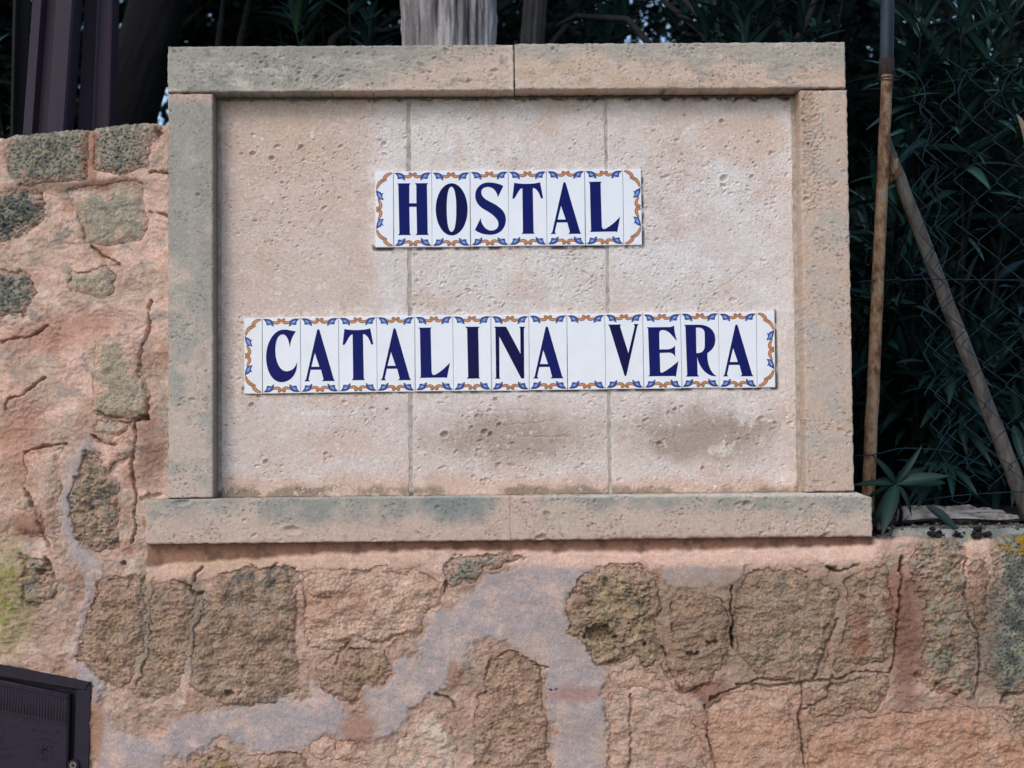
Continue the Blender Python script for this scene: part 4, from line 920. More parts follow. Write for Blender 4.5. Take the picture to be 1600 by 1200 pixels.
# loose crumbs along the wall top
parts = []
r = random.Random(5)
for k in range(260):
    x_ = r.uniform(1370, 1640); y_ = r.uniform(.0, .16) if k < 120 else r.uniform(.12, .5)
    pw = P(x_, 820, y_); zz = (zA+.021 if y_ < .15 else zB-.004)+r.uniform(-.002, .004); s = r.uniform(.0015, .006)
    o8 = [(pw[0]+s*a, y_+s*b, zz+s*c) for a, b, c in ((1, 0, 0), (-1, .1, 0), (0, 1, .1), (.1, -1, 0), (0, 0, .8), (0, .1, -.8))]
    parts.append((o8, [(0, 2, 4), (2, 1, 4), (1, 3, 4), (3, 0, 4), (2, 0, 5), (1, 2, 5), (3, 1, 5), (0, 3, 5)]))
v, f = join(parts); o_ = mk('gravel_crumbs', v, f, simple_mat('crumb_stone', (.09, .08, .07), .9), None, smooth=False, base=True); tag(o_, 'loose stone crumbs scattered along the wall top at the right', 'gravel', kind='stuff')

# ================================================================== METAL POSTS, upper left
M_POST = simple_mat('purple_brown_metal', tuple(lin((50, 40, 52))), .6, 0, 14, .75, 1.2, .0003, 300, spec=.2, stretch=(1, 1, .1))
M_POSTD = simple_mat('dark_brown_metal', tuple(lin((20, 17, 20))), .6, 0, 14, .8, 1.2, spec=.15)
def channel_post(label, b0, b1, t0, t1, Y, prof, mat, group='ribbed metal fence posts behind the wall'):
    """prof: list of (fraction across, depth in m); bottom edge pixels at y=205, top at y=0, carried on down and up"""
    base_ = P((b0+b1)/2, 205, Y); root = empty('metal_post', (base_[0], Y, BANK), label, 'metal post', group)
    ys_ = [620, 205, 0, -500]; V_ = []
    for yy in ys_:
        k = (205-yy)/205.; e0 = b0+(t0-b0)*k; e1 = b1+(t1-b1)*k
        for fr, dp in prof:
            p_ = P(e0+(e1-e0)*fr, yy, Y); V_.append((p_[0], Y+dp, p_[2]))
    n_ = len(prof); F_ = []
    for i in range(3):
        for j in range(n_-1): a = i*n_+j; F_.append((a, a+1, a+n_+1, a+n_))
    V2 = [(x, y+.004, z) for x, y, z in V_]; m_ = len(V_)
    F_ += [(a+m_, d+m_, c+m_, b+m_) for a, b, c, d in F_]
    for i in range(3):
        for j in (0, n_-1): a = i*n_+j; F_.append((a, a+n_, a+n_+m_, a+m_))
    mk('post_sheet', V_+V2, F_, mat, root, smooth=False, ngon=True)
    return root
channel_post('purplish brown ribbed metal post, left and brighter of the pair behind the wall', 33, 103, 48, 117, .32, [(0, .03), (.03, .004), (.06, 0), (.24, .0), (.30, .022), (.50, .024), (.57, .002), (.62, 0), (.93, .0), (.97, .006), (1, .05)], M_POST)
channel_post('purplish brown ribbed metal post, right and darker of the pair behind the wall', 112, 173, 124, 178, .40, [(0, .05), (.04, .03), (.42, .034), (.50, .006), (.56, .0), (.62, .004), (.90, .004), (.96, .0), (1, .04)], M_POST)
channel_post('thin dark metal post at the far upper left of the picture', 14, 34, 18, 40, .55, [(0, .02), (.1, 0), (.3, .0), (.4, .02), (1, .03)], M_POSTD)

# ================================================================== TREE TRUNKS
def bark_trunk(parent, path, rads, mat_cols, seed, seg=150, ridge=.012):
    """tapered trunk skin with long vertical bark ridges; path pts, radii"""
    path = np.array(path, float); n_ = 160; t = np.linspace(0, len(path)-1, n_); cx = np.stack([np.interp(t, range(len(path)), path[:, k]) for k in range(3)], 1); rr = np.interp(t, range(len(path)), rads)
    th = np.linspace(0, 2*np.pi, seg, endpoint=False); TH, TT = np.meshgrid(th, np.cumsum(np.r_[0, np.linalg.norm(np.diff(cx, axis=0), axis=1)]))
    cs, sn = np.cos(TH), np.sin(TH)
    s1 = perlin(TH*7/ (2*np.pi)*5, TT*3.0, seed)*.0
    # periodic in angle: sample noise on a circle-like wrap by blending
    def pn(fa, fz, sd):
        a = fbm(TH/(2*np.pi)*fa, TT*fz, 1, 4, sd); b = fbm((TH/(2*np.pi)-1)*fa, TT*fz, 1, 4, sd); w_ = TH/(2*np.pi); w_ = ss(.85, 1, w_); return a*(1-w_)+b*w_
    rd = 1-np.abs(pn(26, 2.2, seed))*2.0; rd2 = 1-np.abs(pn(60, 6, seed+3))*2
    R_ = rr[:, None]*(1+.05*pn(4, .7, seed+5))+ridge*(.6*rd+.25*rd2)*(rr[:, None]/.12)
    V_ = np.stack([cx[:, 0:1]+R_*cs, cx[:, 1:2]+R_*sn, cx[:, 2:3]+0*R_], -1)
    c0, c1, c2 = [lin(c) for c in mat_cols]
    C = mix(c0[None, None]+0*TH[..., None], c1, ss(-.1, .5, pn(18, 3, seed+7))); C = mix(C, c2, .85*ss(.0, .55, -(rd-.45))); C = C*(1+.35*pn(90, 5, seed+9))[..., None]
    idx = np.arange(n_*seg).reshape(n_, seg); F_ = np.stack([idx[:-1], np.roll(idx, -1, 1)[:-1], np.roll(idx, -1, 1)[1:], idx[1:]], -1).reshape(-1, 4)
    return mk('trunk', V_.reshape(-1, 3), F_, M_STONE, parent, C.reshape(-1, 3), .9+0*TH)
M_BRANCH = two_tone('dark_branch_bark', (.007, .008, .007), (.014, .015, .013), 30, .5, .85)
def leaf_mat(name, col, rough=.5, spec=.4):
    m, n, b = nodes_of(name)
    oi = n.nodes.new('ShaderNodeObjectInfo'); at = n.nodes.new('ShaderNodeAttribute'); at.attribute_name = 'Col'
    f = maprange(n, oi.outputs['Random'], 0, 1, .7, 1.4)
    mx = n.nodes.new('ShaderNodeMix'); mx.data_type = 'RGBA'; mx.blend_type = 'MULTIPLY'; mx.inputs['Factor'].default_value = 1.0
    mx.inputs[6].default_value = (*col, 1); n.links.new(at.outputs['Color'], mx.inputs[7])
    n.links.new(scalecol(n, mx.outputs[2], f), b.inputs['Base Color']); b.inputs['Roughness'].default_value = rough; b.inputs['Specular IOR Level'].default_value = spec
    return m
L_CON = leaf_mat('dark_conifer_leaf', (.006, .014, .011), .8, .12); L_OLE = leaf_mat('oleander_leaf', (.014, .046, .044), .4); L_OLE2 = leaf_mat('oleander_leaf_bright', (.03, .075, .04), .45)
def leaf_cloud(name, parent, blobs, n_, size, mat, seed, gaps=None, bias=.6):
    """crown of leaf-sized faces filling several blobs; faces in little sprays"""
    r = np.random.default_rng(seed); vols = np.array([b[1][0]*b[1][1]*b[1][2] for b in blobs]); pick = r.choice(len(blobs), n_, p=vols/vols.sum())
    cc = np.array([b[0] for b in blobs])[pick]; rr = np.array([b[1] for b in blobs])[pick]
    d_ = r.normal(size=(n_, 3)); d_ /= np.linalg.norm(d_, axis=1)[:, None]; rad = r.random(n_)**(1/3)*bias+(1-bias)*r.random(n_)**.2
    c = cc+d_*rr*rad[:, None]; c += np.stack([perlin(c[:, 0]*2, c[:, 1]*2, 1), perlin(c[:, 1]*2, c[:, 2]*2, 2), perlin(c[:, 2]*2, c[:, 0]*2, 3)], 1)*.2
    keep = (perlin(c[:, 0]*2.2+seed, c[:, 2]*2.2+c[:, 1], 9) > -.33)
    if gaps is not None: keep &= gaps(c, r)
    c = c[keep]; n_ = len(c)
    a = r.normal(size=(n_, 3)); a /= np.linalg.norm(a, axis=1)[:, None]; b = np.cross(a, r.normal(size=(n_, 3))); b /= np.linalg.norm(b, axis=1)[:, None]
    L_ = size*r.uniform(.6, 1.4, n_)[:, None]; W_ = L_*.2
    V_ = np.stack([c-a*L_*.5, c-b*W_+a*L_*.05, c+a*L_*.5, c+b*W_+a*L_*.05], 1).reshape(-1, 3); F_ = np.arange(n_*4).reshape(-1, 4)
    sh = r.uniform(.6, 1.5, n_); C = np.repeat(np.stack([sh, sh*r.uniform(.9, 1.1, n_), sh], 1), 4, 0)/1.6
    return mk(name, V_, F_, mat, parent, C, smooth=False)
# pale grey trunk just behind the sign
tr = empty('tree', (P(700, 300, .95)[0], .95, BANK), 'grey barked tree trunk rising right behind the middle of the sign', 'tree')
a0, a1 = P(702, 60, .95), P(700, -40, .95)
w0 = (P(771, 60, .95)[0]-P(631, 60, .95)[0])/2
bark_trunk(tr, [(a0[0]+.01, .95, BANK-.05), a0, a1, (a1[0]-.03, 1.0, 4.2)], [w0*1.12, w0*.93, w0*.93, w0*.7], ((130, 124, 124), (182, 176, 174), (34, 30, 30)), 301, ridge=.024, seg=300)
tr2 = empty('tree', (P(833, 300, 1.7)[0], 1.7, BANK+.03), 'dark slim tree trunk just right of the grey one behind the sign', 'tree')
a0, a1 = P(832, 60, 1.7), P(838, -20, 1.7)
bark_trunk(tr2, [(a0[0], 1.7, BANK-.05), a0, a1, (a1[0]+.1, 1.8, 4.4)], [.05, .037, .036, .025], ((60, 58, 60), (82, 80, 80), (28, 27, 28)), 311, seg=60, ridge=.004)
tr3 = empty('tree', (P(150, 300, 1.6)[0], 1.6, BANK), 'thick black tree trunk leaning right at the upper left behind the posts', 'tree')
pts = [P(150, 420, 1.6), P(185, 200, 1.6), P(232, 60, 1.6), P(262, -60, 1.6), P(330, -400, 1.7)]
bark_trunk(tr3, pts, [.14, .10, .085, .08, .07], ((13, 12, 14), (19, 18, 20), (8, 8, 8)), 321, seg=80, ridge=.008)  # near-black bark: the shade on this trunk is put into its colour
for t_, bl, n_, sd in [(tr, [((-.1, 1.9, 4.3), (1.6, 1.2, .9)), ((.8, 1.6, 4.0), (.9, .8, .5))], 26000, 1), (tr2, [((.7, 2.6, 4.4), (1.3, 1.2, .9))], 18000, 2), (tr3, [((-1.2, 2.0, 4.2), (1.4, 1.2, .9))], 18000, 3)]:
    leaf_cloud('crown', t_, bl, n_, .12, L_CON, 500+sd)
# trees further back, each with trunk, branches and crown; sky shows through thinner places
def gapf(c, r):
    px, py = PROJ(c[:, 0], c[:, 1], c[:, 2])
    return r.random(len(c)) > 0
THIN = ((-.2275, .035), (.112, .04))   # two directions in which all the trees are sparse: (x per metre of depth, half width)
def thin(c, r):
    q = c[:, 0]/(c[:, 1]+DIST); k = np.ones(len(c), bool)
    for a, w_ in THIN: k &= ~((np.abs(q-a) < w_*(1+.6*np.sin(c[:, 2]*9))) & (r.random(len(c)) < .72) & (c[:, 2] > BANK+1.5))
    return k
def back_tree(x, y, h, spread, n_, label, seed, cz=.5, dens=1.0, lx=0.0):
    root = empty('tree', (x, y, BANK+y*.03), label, 'tree', 'dark trees behind the wall'); r = random.Random(seed)
    z0 = BANK+y*.03
    v, f = tube([(x, y, z0-.1), (x+lx*.3, y, z0+h*.35), (x+lx, y+.1, z0+h*.8)], [.09, .07, .03], 10); mk('trunk', v, tris_ok(f), M_BRANCH, root, ngon=True)
    for k in range(7):
        t = r.uniform(.15, .8); ang = r.uniform(0, 6.28); L_ = spread*r.uniform(.5, 1); bx, bz = x+lx*t, z0+h*t*.8
        p_ = [(bx, y, bz), (bx+math.cos(ang)*L_*.5, y+math.sin(ang)*L_*.4, bz+L_*.25), (bx+math.cos(ang)*L_, y+math.sin(ang)*L_*.8, bz+L_*r.uniform(.3, .7))]
        v, f = tube(p_, [.03, .02, .008], 7); mk('branch', v, tris_ok(f), M_BRANCH, root, ngon=True)
    bl = []
    for k in range(9):
        bl.append(((x+r.uniform(-1, 1)*spread*.6, y+r.uniform(-.6, .6)*spread, z0+h*r.uniform(.12, 1.0)), (spread*r.uniform(.4, .65), spread*r.uniform(.4, .6), h*r.uniform(.14, .24))))
    leaf_cloud('crown', root, bl, int(n_*dens), .1, L_CON, seed, gaps=thin)
specs = [(-3.6, 6.2, 3.6, 1.5, 'far left dark bushy tree behind the metal posts'), (-1.75, 5.2, 3.4, 1.1, 'dark tree with sky glinting through, above the left corner of the sign'), (-.55, 6.0, 3.8, 1.4, 'dense dark tree left of the grey trunk, far behind the sign'),
         (.9, 6.6, 3.4, 1.2, 'airy dark tree with pale sky gaps above the right half of the sign'), (2.3, 5.6, 3.8, 1.5, 'dense dark tree behind the oleanders, above the right end of the sign'), (4.0, 6.6, 3.8, 1.6, 'dark tree at the far right beyond the wire fence'),
         (-2.7, 9.5, 4.8, 2.2, 'broad dark tree furthest back on the left'), (.3, 10.5, 5.0, 2.4, 'broad dark tree furthest back behind the middle of the sign'), (3.2, 10, 5.0, 2.4, 'broad dark tree furthest back on the right')]
ug = [((x_, y_, BANK+.35), (.9, .7, .5)) for x_, y_ in ((1.3, 1.9), (2.1, 2.6), (.6, 2.6), (2.9, 3.4), (1.5, 3.6), (1.5, 1.35), (2.0, 1.5), (1.05, 1.45), (-1.6, 3.0), (-.4, 3.2), (-2.6, 3.4))]
o = leaf_cloud('undergrowth', None, ug, 80000, .09, L_CON, 990); tag(o, 'dark tangled undergrowth filling the ground behind the wall', 'undergrowth', kind='stuff')
for i_, (wx_, wy_) in enumerate([(0, 16)]):
    o = leaf_cloud('woods', None, [((x_, wy_+(x_ % 3)*.4, 5.0), (2.6, 1.3, 4.6)) for x_ in range(-12, 13, 2)], 110000, .24, L_CON, 995, gaps=thin); tag(o, 'far dark woods closing the view behind the trees', 'woods', kind='stuff')
for i, (x, y, h, s, lb) in enumerate(specs):
    back_tree(x, y, h, s, 26000 if i < 6 else 30000, lb, 700+i, lx=random.uniform(-.4, .4), dens=.62 if i in (1, 3) else 1.0)

# ================================================================== OLEANDERS
def leaf_mesh(name, L_, W_, bend, fold, seg=7):
    """lance leaf along +x, pale midrib strip"""
    V_ = []; C = []; F_ = []
    for i in range(seg+1):
        t = i/seg; w_ = W_*(math.sin(math.pi*min(1, t*1.0)**.85)**.8)*.5*(1-.25*t)+.0004; x = L_*t; z = -bend*L_*t*t; f_ = fold*w_
        V_ += [(x, -w_, z+f_), (x, -w_*.06-.0006, z), (x, w_*.06+.0006, z), (x, w_, z+f_)]; C += [(.8, .8, .8), (2.2, 2.2, 2.0), (2.2, 2.2, 2.0), (.7, .76, .76)]
        if i:
            a = (i-1)*4
            F_ += [(a+j, a+4+j, a+5+j, a+1+j) for j in range(3)]
    me = bpy.data.meshes.new(name); me.from_pydata(V_, [], F_); me.update()
    a = me.attributes.new('Col', 'FLOAT_COLOR', 'POINT'); a.data.foreach_set('color', np.c_[np.array(C)/2.2, np.ones(len(C))].astype(np.float32).ravel())
    me.polygons.foreach_set('use_smooth', [True]*len(me.polygons)); return me
LEAVES = []
L_OLE3 = leaf_mat('oleander_leaf_lit', (.034, .088, .080), .4)  # lit copy of the oleander leaf: stronger light put into its colour
BRIGHT = []
for i in range(5):
    me = leaf_mesh('leaf', random.uniform(.12, .165), random.uniform(.024, .034), random.uniform(.1, .5), random.uniform(.15, .6)); me.materials.append(L_OLE3); BRIGHT.append(me)
for i in range(8):
    me = leaf_mesh('leaf', random.uniform(.105, .16), random.uniform(.021, .032), random.uniform(.05, .35), random.uniform(.15, .6)); me.materials.append(L_OLE if i < 6 else L_OLE2); LEAVES.append(me)
L_OLE.node_tree.nodes  # colour is scaled up because the blade's Col is 1/2.2
def orient(d, roll=0.0, up=Vector((0, 0, 1))):
    d = Vector(d).normalized(); y = up.cross(d)
    if y.length < 1e-3: y = Vector((0, 1, 0))
    y.normalize(); z = d.cross(y); m_ = Matrix((d, y, z)).transposed().to_4x4()
    return m_ @ Matrix.Rotation(roll, 4, 'X')
def oleander(label, base_xy, tips, seed, max_leaf=280, group='oleander shrubs behind the wall', whorls=7, z0=None, bright=False):
    """tips: list of 3D points the stems grow to"""
    r = random.Random(seed); bz = BANK if z0 is None else z0
    root = empty('oleander_shrub', (base_xy[0], base_xy[1], bz), label, 'oleander', group)
    count = 0; extra = []
    for tp in tips:
        b0 = Vector((base_xy[0]+r.uniform(-.08, .08), base_xy[1]+r.uniform(-.08, .08), bz-.02)); t_ = Vector(tp); mid = b0.lerp(t_, .5)+Vector((r.uniform(-.05, .05), r.uniform(-.05, .05), .06))
        path = [b0*(1-s)**2+mid*2*s*(1-s)+t_*s*s for s in np.linspace(0, 1, 9)]
        mktube('stem', [tuple(p_) for p_ in path], np.linspace(.007, .0025, 9), M_BRANCH, root, 6)
        Ls = (t_-b0).length
        for k in range(whorls):
            s = 1-k*.042/max(Ls, .2)*r.uniform(.8, 1.3)
            if s < .1: break
            pt = b0*(1-s)**2+mid*2*s*(1-s)+t_*s*s; ax = ((t_-mid)*s+(mid-b0)*(1-s)).normalized()
            ph = r.uniform(0, 6.28); op = .45+k*.14
            side = ax.cross(Vector((r.uniform(-1, 1), r.uniform(-1, 1), .3))).normalized(); up2 = ax.cross(side)
            for j in range(3 if k else 4):
                a = ph+j*2.094+r.uniform(-.3, .3); o_ = min(op+r.uniform(-.15, .25), 1.75); dr = ax*math.cos(o_)+(side*math.cos(a)+up2*math.sin(a))*math.sin(o_)
                Mt = Matrix.Translation(pt) @ orient(dr, r.uniform(-.5, .5)); sc_ = r.uniform(.7, 1.1)*(.75 if k == 0 else 1)
                me = LEAVES[r.randrange(6) if r.random() < .93 else r.randrange(8)]
                if bright and r.random() < .75: me = BRIGHT[r.randrange(5)]
                if count < max_leaf:
                    lo = bpy.data.objects.new('leaf', me); COL.objects.link(lo); lo.parent = root
                    lo.matrix_local = Matrix.Translation(-root.location) @ Mt @ Matrix.Scale(sc_, 4); count += 1
                else: extra.append((me, Mt @ Matrix.Scale(sc_, 4)))
    if extra:
        V_ = []; F_ = []; C_ = []
        for me, mt in extra:
            o_ = len(V_); V_ += [tuple(mt @ v.co) for v in me.vertices]; F_ += [tuple(i+o_ for i in p_.vertices) for p_ in me.polygons]
            C_ += [tuple(d.color[:3]) for d in me.attributes['Col'].data]
        ob = mk('foliage', V_, F_, L_OLE, root, np.array(C_)); ob['kind'] = 'stuff'
    return root
def tips_px(lst): return [tuple(P(x, y, Y)) for x, y, Y in lst]
r = random.Random(12)
def rnd_tips(n_, x0, x1, y0, y1, Y0, Y1): return tips_px([(r.uniform(x0, x1), r.uniform(y0, y1), r.uniform(Y0, Y1)) for _ in range(n_)])
oleander('tall oleander with hanging lance leaves filling the upper right corner', (1.0, .62), tips_px([(1440, 30, .45), (1500, -20, .42), (1560, 40, .5), (1600, -40, .4), (1470, 90, .5), (1420, -60, .5), (1540, 100, .55)])+rnd_tips(9, 1400, 1640, -120, 160, .45, .7), 41, 300, whorls=9, bright=True)
oleander('dark oleander behind the wire fence at the right edge', (1.15, .8), rnd_tips(16, 1440, 1660, 150, 640, .45, .85)+rnd_tips(14, 1400, 1640, 500, 750, .25, .6), 42, 300, whorls=7)
oleander('dark oleander between the sign and the rusty post', (.82, .7), rnd_tips(15, 1330, 1460, 120, 640, .4, .8), 43, 300, whorls=7)
oleander('oleander reaching over the right end of the sign top', (.72, 1.1), rnd_tips(14, 1080, 1340, -60, 110, .9, 1.3), 44, 260, whorls=6)
oleander('sparse dim oleander behind the sign top right of centre', (.3, 1.9), rnd_tips(9, 880, 1080, -80, 80, 1.7, 2.2), 45, 200, whorls=5)
oleander('dim oleander behind the sign top left of the grey trunk', (-.3, 1.6), rnd_tips(10, 360, 610, -100, 70, 1.5, 2.1), 46, 200, whorls=5)
oleander('dim oleander at the far left edge beside the thin post', (-1.15, 1.3), rnd_tips(8, -60, 120, -60, 260, 1.1, 1.5), 47, 180, whorls=5)
# the young plant standing on the wall right of the sign base: hand placed leaves
L_SEED = leaf_mat('young_oleander_leaf', (.008, .029, .022), .5, .2)
SEED = []
for i in range(4):
    me = leaf_mesh('leaf', .13, random.uniform(.021, .026), random.uniform(.1, .3), random.uniform(.15, .35), 10); me.materials.append(L_SEED); SEED.append(me)
spr = empty('oleander_seedling', tuple(P(1400, 835, .09)), 'young oleander plant with a star of leaves beside the right end of the sign base', 'oleander')
cen = P(1400, 756, .06)
mktube('stem', [tuple(P(1405, 838, .10)), tuple(P(1408, 800, .08)), tuple(cen)], [.004, .0035, .002], M_BRANCH, spr, 6)
for (ex, ey, Y, W) in [(1440, 708, .02, 1.0), (1374, 718, .03, 1.1), (1342, 758, .03, .9), (1478, 745, .02, 1.3), (1384, 824, -.005, 1.5), (1370, 812, .05, 1.2), (1452, 772, .08, 1.1), (1488, 756, .10, 1.2), (1420, 725, .11, .9), (1352, 778, .07, 1.0), (1432, 800, .05, 1.1), (1460, 728, .10, 1.0), (1368, 738, .09, .9)]:
    e = Vector(P(ex, ey, Y)); c = Vector(cen); d = e-c; L_ = d.length
    lo = bpy.data.objects.new('leaf', SEED[int(ex) % 4]); COL.objects.link(lo); lo.parent = spr
    m0 = max(v.co.x for v in SEED[int(ex) % 4].vertices)
    d.z += L_*.12; lo.matrix_local = Matrix.Translation(-spr.location) @ Matrix.Translation(c) @ orient(d, 0, Vector((.15 if ex > 1400 else -.15, -1, .55))) @ Matrix.Diagonal((L_/m0*1.03, W*L_/m0*1.05, 1, 1))
e0, e1 = Vector(P(1447, 790, .05)), Vector(P(1500, 820, -.004)); d = e1-e0
lo = bpy.data.objects.new('leaf', SEED[2]); COL.objects.link(lo); lo.parent = spr; m0 = max(v.co.x for v in SEED[2].vertices)
lo.matrix_local = Matrix.Translation(-spr.location) @ Matrix.Translation(e0) @ orient(d, 0, Vector((.1, -1, .6))) @ Matrix.Diagonal((d.length/m0*1.05, 1.2*d.length/m0*1.2, 1, 1))

# ================================================================== FENCE, POLES
M_RUST = two_tone('rusty_tube', tuple(lin((84, 54, 38))), tuple(lin((138, 112, 86))), 60, .47, .8, (1, 1, .5), .0012, tuple(lin((118, 110, 98))))
M_TUBE = two_tone('dull_galvanised_tube', tuple(lin((60, 55, 52))), tuple(lin((90, 84, 78))), 40, .5, .6, (1, 1, .3), .0004)
M_TUBEB = two_tone('blue_grey_tube', tuple(lin((26, 33, 42))), tuple(lin((42, 50, 60))), 16, .5, .55, (1, 1, .3), .0003)
M_WIRE = simple_mat('blue_grey_wire', tuple(lin((24, 44, 54))), .7, 0, 60, spec=.15)
M_BRANCH.node_tree.nodes['Principled BSDF'].inputs['Specular IOR Level'].default_value = .05
M_WIRED = simple_mat('black_tie_wire', (.012, .012, .014), .6)
def wob(a, b, n_, amp, sd):
    a, b = np.array(a), np.array(b); t = np.linspace(0, 1, n_)[:, None]; r_ = np.random.default_rng(sd); return a+(b-a)*t+r_.normal(size=(n_, 3))*amp
post = empty('rusty_post', tuple(P(1356, 742, .10)), 'upright rusty tube post wired together right beside the sign', 'fence post')
mktube('lower_tube', wob(P(1355.5, 800, .10), P(1386, 118, .10), 40, .0004, 1), np.linspace(.0128, .0112, 40), M_RUST, post, 20)
mktube('upper_tube', wob(P(1385, 132, .13), P(1389.5, -260, .13), 20, .0001, 2), .0135, M_TUBEB, post, 20)
mktube('rust_band', [tuple(P(1385.6, 92, .13)), tuple(P(1385.3, 112, .13)), tuple(P(1385, 134, .13))], [.0149, .0152, .0149], two_tone('dark_rust', (.018, .010, .008), (.04, .024, .018), 70, .5, .85), post, 20)
for yy, rr_ in ((122, .0165), (127, .0165), (440, .0132), (710, .0138)):
    c = P(np.interp(yy, [118, 742], [1386, 1356]), yy, .105); v, f = tube([(c[0]+rr_*math.cos(t), c[1]+rr_*1.1*math.sin(t), c[2]+.0012*math.sin(2*t+yy)) for t in np.linspace(0, 2*math.pi, 22)], .0009, 5, False)
    mk('wire_tie', v, f, M_WIRED, post)
pole = empty('leaning_pole', tuple(P(1612, 812, .15)), 'grey brown pole leaning diagonally behind the wire fence to the lower right', 'pole')
mktube('pole_tube', wob(P(1380, 214, .145), P(1622, 840, .155), 30, .0004, 3), np.linspace(.0125, .0165, 30), M_TUBE, pole, 20)
v, f = lump(P(1394, 262, .140), .0135, 4, 1.8); mk('rust_collar', v, f, M_RUST, pole, ngon=True)
fence = empty('wire_fence', tuple(P(1520, 775, .12)), 'torn chain-link wire fence with frayed left edge above the right wall', 'fence')
YFN = .115; rr = np.random.default_rng(8)
pitch = 33.0
for k in range(11):
    x0_ = [1447, 1456, 1468, 1486][k] if k < 4 else 1514+(k-4)*pitch; pts = []; sgn = 0
    ymin = [232, 120, 168, 195][k] if k < 4 else 90; ymax = 640 if k == 0 else 705 if k == 1 else 775
    yy = ymin; i = 0
    while yy < ymax:
        left = ((i+k) % 2 == 0)
        lean = (yy-400)*.045; loose = max(0, 3-k)/3.
        ph = 32 if k % 2 else 0
        xx = x0_+(-17.5 if left else 17.5)*(1-.42*loose)+lean+rr.normal()*.9*(1+2.0*loose)
        yv = yy+rr.normal()*.8*(1+2*loose)
        dz = .004 if left else -.004
        pts.append((xx-(2 if left else -2)*0, yv-2.2, YFN+dz)); pts.append((xx+(-1.5 if left else 1.5), yv, YFN+dz*.2)); pts.append((xx, yv+2.4, YFN-dz))
        yy += 32; i += 1
    path = [tuple(P(*q)) for q in pts]
    v, f = tube(path, .0010, 5); mk('mesh_wire', v, tris_ok(f), M_WIRE, fence, ngon=True)
def curl(pts, rad=.0009, sd=0, name='loose_wire', mat=None):
    p_ = np.array([P(x, y, Y) for x, y, Y in pts]); n_ = len(p_); tt = np.linspace(0, n_-1, n_*5); q_ = []
    for t in tt:
        i = min(int(t), n_-2); f_ = t-i; a, b, c, d = p_[max(i-1, 0)], p_[i], p_[i+1], p_[min(i+2, n_-1)]
        q_.append(.5*(2*b+(-a+c)*f_+(2*a-5*b+4*c-d)*f_**2+(-a+3*b-3*c+d)*f_**3))
    v, f = tube(q_, rad, 5); return mk(name, v, tris_ok(f), mat or M_WIRE, fence, ngon=True)
curl([(1340, 441, .085), (1358, 439, .085), (1398, 437, .11), (1402, 433, .11), (1410, 438, .11), (1440, 436, .12), (1500, 437, .12), (1650, 438, .12)], .0011, 0, 'tension_wire')
curl([(1335, 712, .09), (1360, 711, .085), (1380, 707, .1), (1405, 701, .11), (1440, 701, .11), (1475, 704, .11), (1500, 712, .12), (1540, 728, .12)], .0011, 0, 'tension_wire')
curl([(1440, 782, .12), (1500, 774, .12), (1560, 770, .12), (1650, 766, .12)], .0011, 0, 'tension_wire')
curl([(1450, 640, .11), (1462, 655, .1), (1470, 640, .11), (1485, 660, .11), (1470, 690, .1), (1455, 715, .11), (1440, 735, .11), (1448, 742, .1), (1465, 735, .11), (1490, 710, .11)])
curl([(1437, 738, .11), (1452, 724, .1), (1475, 738, .11), (1478, 722, .11), (1468, 705, .11), (1480, 690, .11), (1495, 670, .11)])
curl([(1510, 716, .11), (1513, 728, .1), (1522, 740, .1), (1518, 745, .1), (1510, 744, .1)], .0009)
curl([(1515, 745, .11), (1516, 765, .1), (1514, 782, .1), (1500, 786, .09), (1486, 780, .09)], .0009)
curl([(1408, 398, .11), (1422, 415, .11), (1430, 430, .11), (1446, 424, .11)], .001)
curl([(1393, 95, .11), (1402, 120, .11), (1424, 112, .11), (1440, 128, .11), (1446, 155, .11), (1438, 175, .11), (1452, 195, .12)], .001)
curl([(1448, 145, .11), (1437, 170, .11), (1455, 196, .11), (1446, 230, .11), (1442, 252, .11), (1462, 262, .12)], .001)
curl([(1454, 250, .10), (1466, 262, .11), (1460, 290, .11), (1470, 320, .11), (1462, 352, .11), (1480, 385, .11), (1472, 420, .11)], .001)
for k in range(5):
    x_ = 1478+k*34; curl([(x_, 110, .12), (x_+14*(-1)**k, 140, .11), (x_-8, 165, .12), (x_+10, 190, .12)], .001)
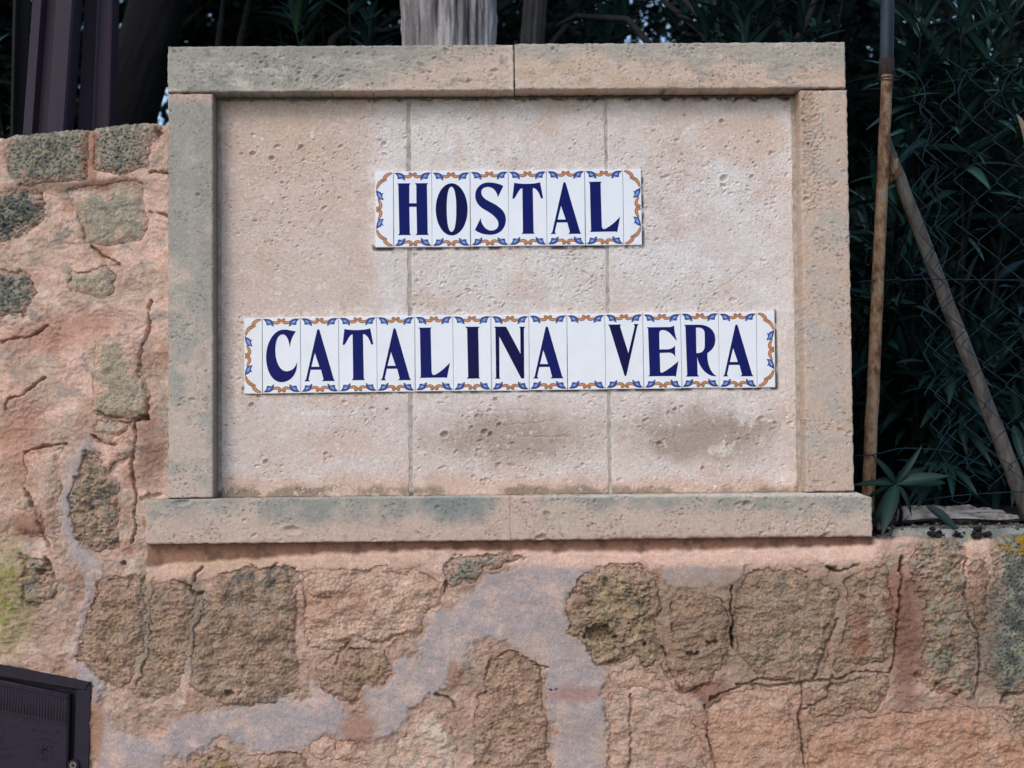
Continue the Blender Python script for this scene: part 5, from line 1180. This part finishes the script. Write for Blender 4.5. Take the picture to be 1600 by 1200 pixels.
# dry leaf caught at the right edge
dl = bpy.data.objects.new('dry_leaf', leaf_mesh('dry_leaf', .075, .02, .2, .5)); COL.objects.link(dl); dl.data.materials.append(simple_mat('dry_leaf_brown', (.22, .15, .10), .7))
a, b = Vector(P(1588, 178, .1)), Vector(P(1612, 232, .09)); dl.matrix_world = Matrix.Translation(a) @ orient(b-a, .6); tag(dl, 'dry curled pale brown leaf caught in the wire fence at the right edge', 'leaf')
# bare twigs behind the sign top
def twigs(x, y, label, lst):
    root = empty('bare_shrub', (x, y, BANK+.03), label, 'shrub', 'bare twiggy shrubs behind the sign')
    for k, pt in enumerate(lst):
        p_ = [(x+.02*k, y, BANK)]+[tuple(P(*q_)) for q_ in pt]; mktube('branch', p_, np.linspace(.016, .006, len(p_)), M_TW, root, 6)
M_TW = two_tone('grey_twig_bark', (.012, .012, .014), (.022, .022, .025), 40, .5, .85)
twigs(P(1120, 300, 1.5)[0], 1.5, 'leafless grey branches crossing behind the sign top right of centre', [[(1130, 90, 1.5), (1090, 45, 1.5), (1040, 5, 1.5), (1015, -40, 1.5)], [(1125, 80, 1.55), (1095, 30, 1.5), (1060, -10, 1.5)], [(1110, 100, 1.5), (1120, 40, 1.5), (1112, -30, 1.5)], [(1060, 120, 1.5), (980, 30, 1.55), (900, 25, 1.6), (870, 40, 1.6)]])
twigs(P(860, 300, 2.0)[0], 2.0, 'thin leafless branches beside the slim dark trunk behind the sign', [[(860, 70, 2.0), (885, 40, 2.0), (915, 5, 2.0), (930, -30, 2.)], [(900, 80, 2.0), (960, 60, 2.0), (990, 45, 2.)], [(960, 90, 2.), (975, 55, 2.), (1000, 30, 2.)]])
twigs(P(340, 300, 2.2)[0], 2.2, 'thin upright branches behind the left corner of the sign', [[(340, 80, 2.2), (346, 30, 2.2), (352, -30, 2.2)], [(372, 80, 2.2), (385, 20, 2.2), (398, -40, 2.2)], [(520, 60, 1.9), (540, 45, 1.9), (600, 48, 1.9), (628, 40, 1.9)]])
twigs(P(1235, 300, 1.2)[0], 1.2, 'tangle of thin bare twigs over the right end of the sign top', [[(1225, 70, 1.2), (1210, 20, 1.2), (1195, -30, 1.2)], [(1240, 70, 1.2), (1262, 30, 1.2), (1280, -20, 1.2)], [(1210, 80, 1.2), (1180, 40, 1.2), (1150, 0, 1.2)]])
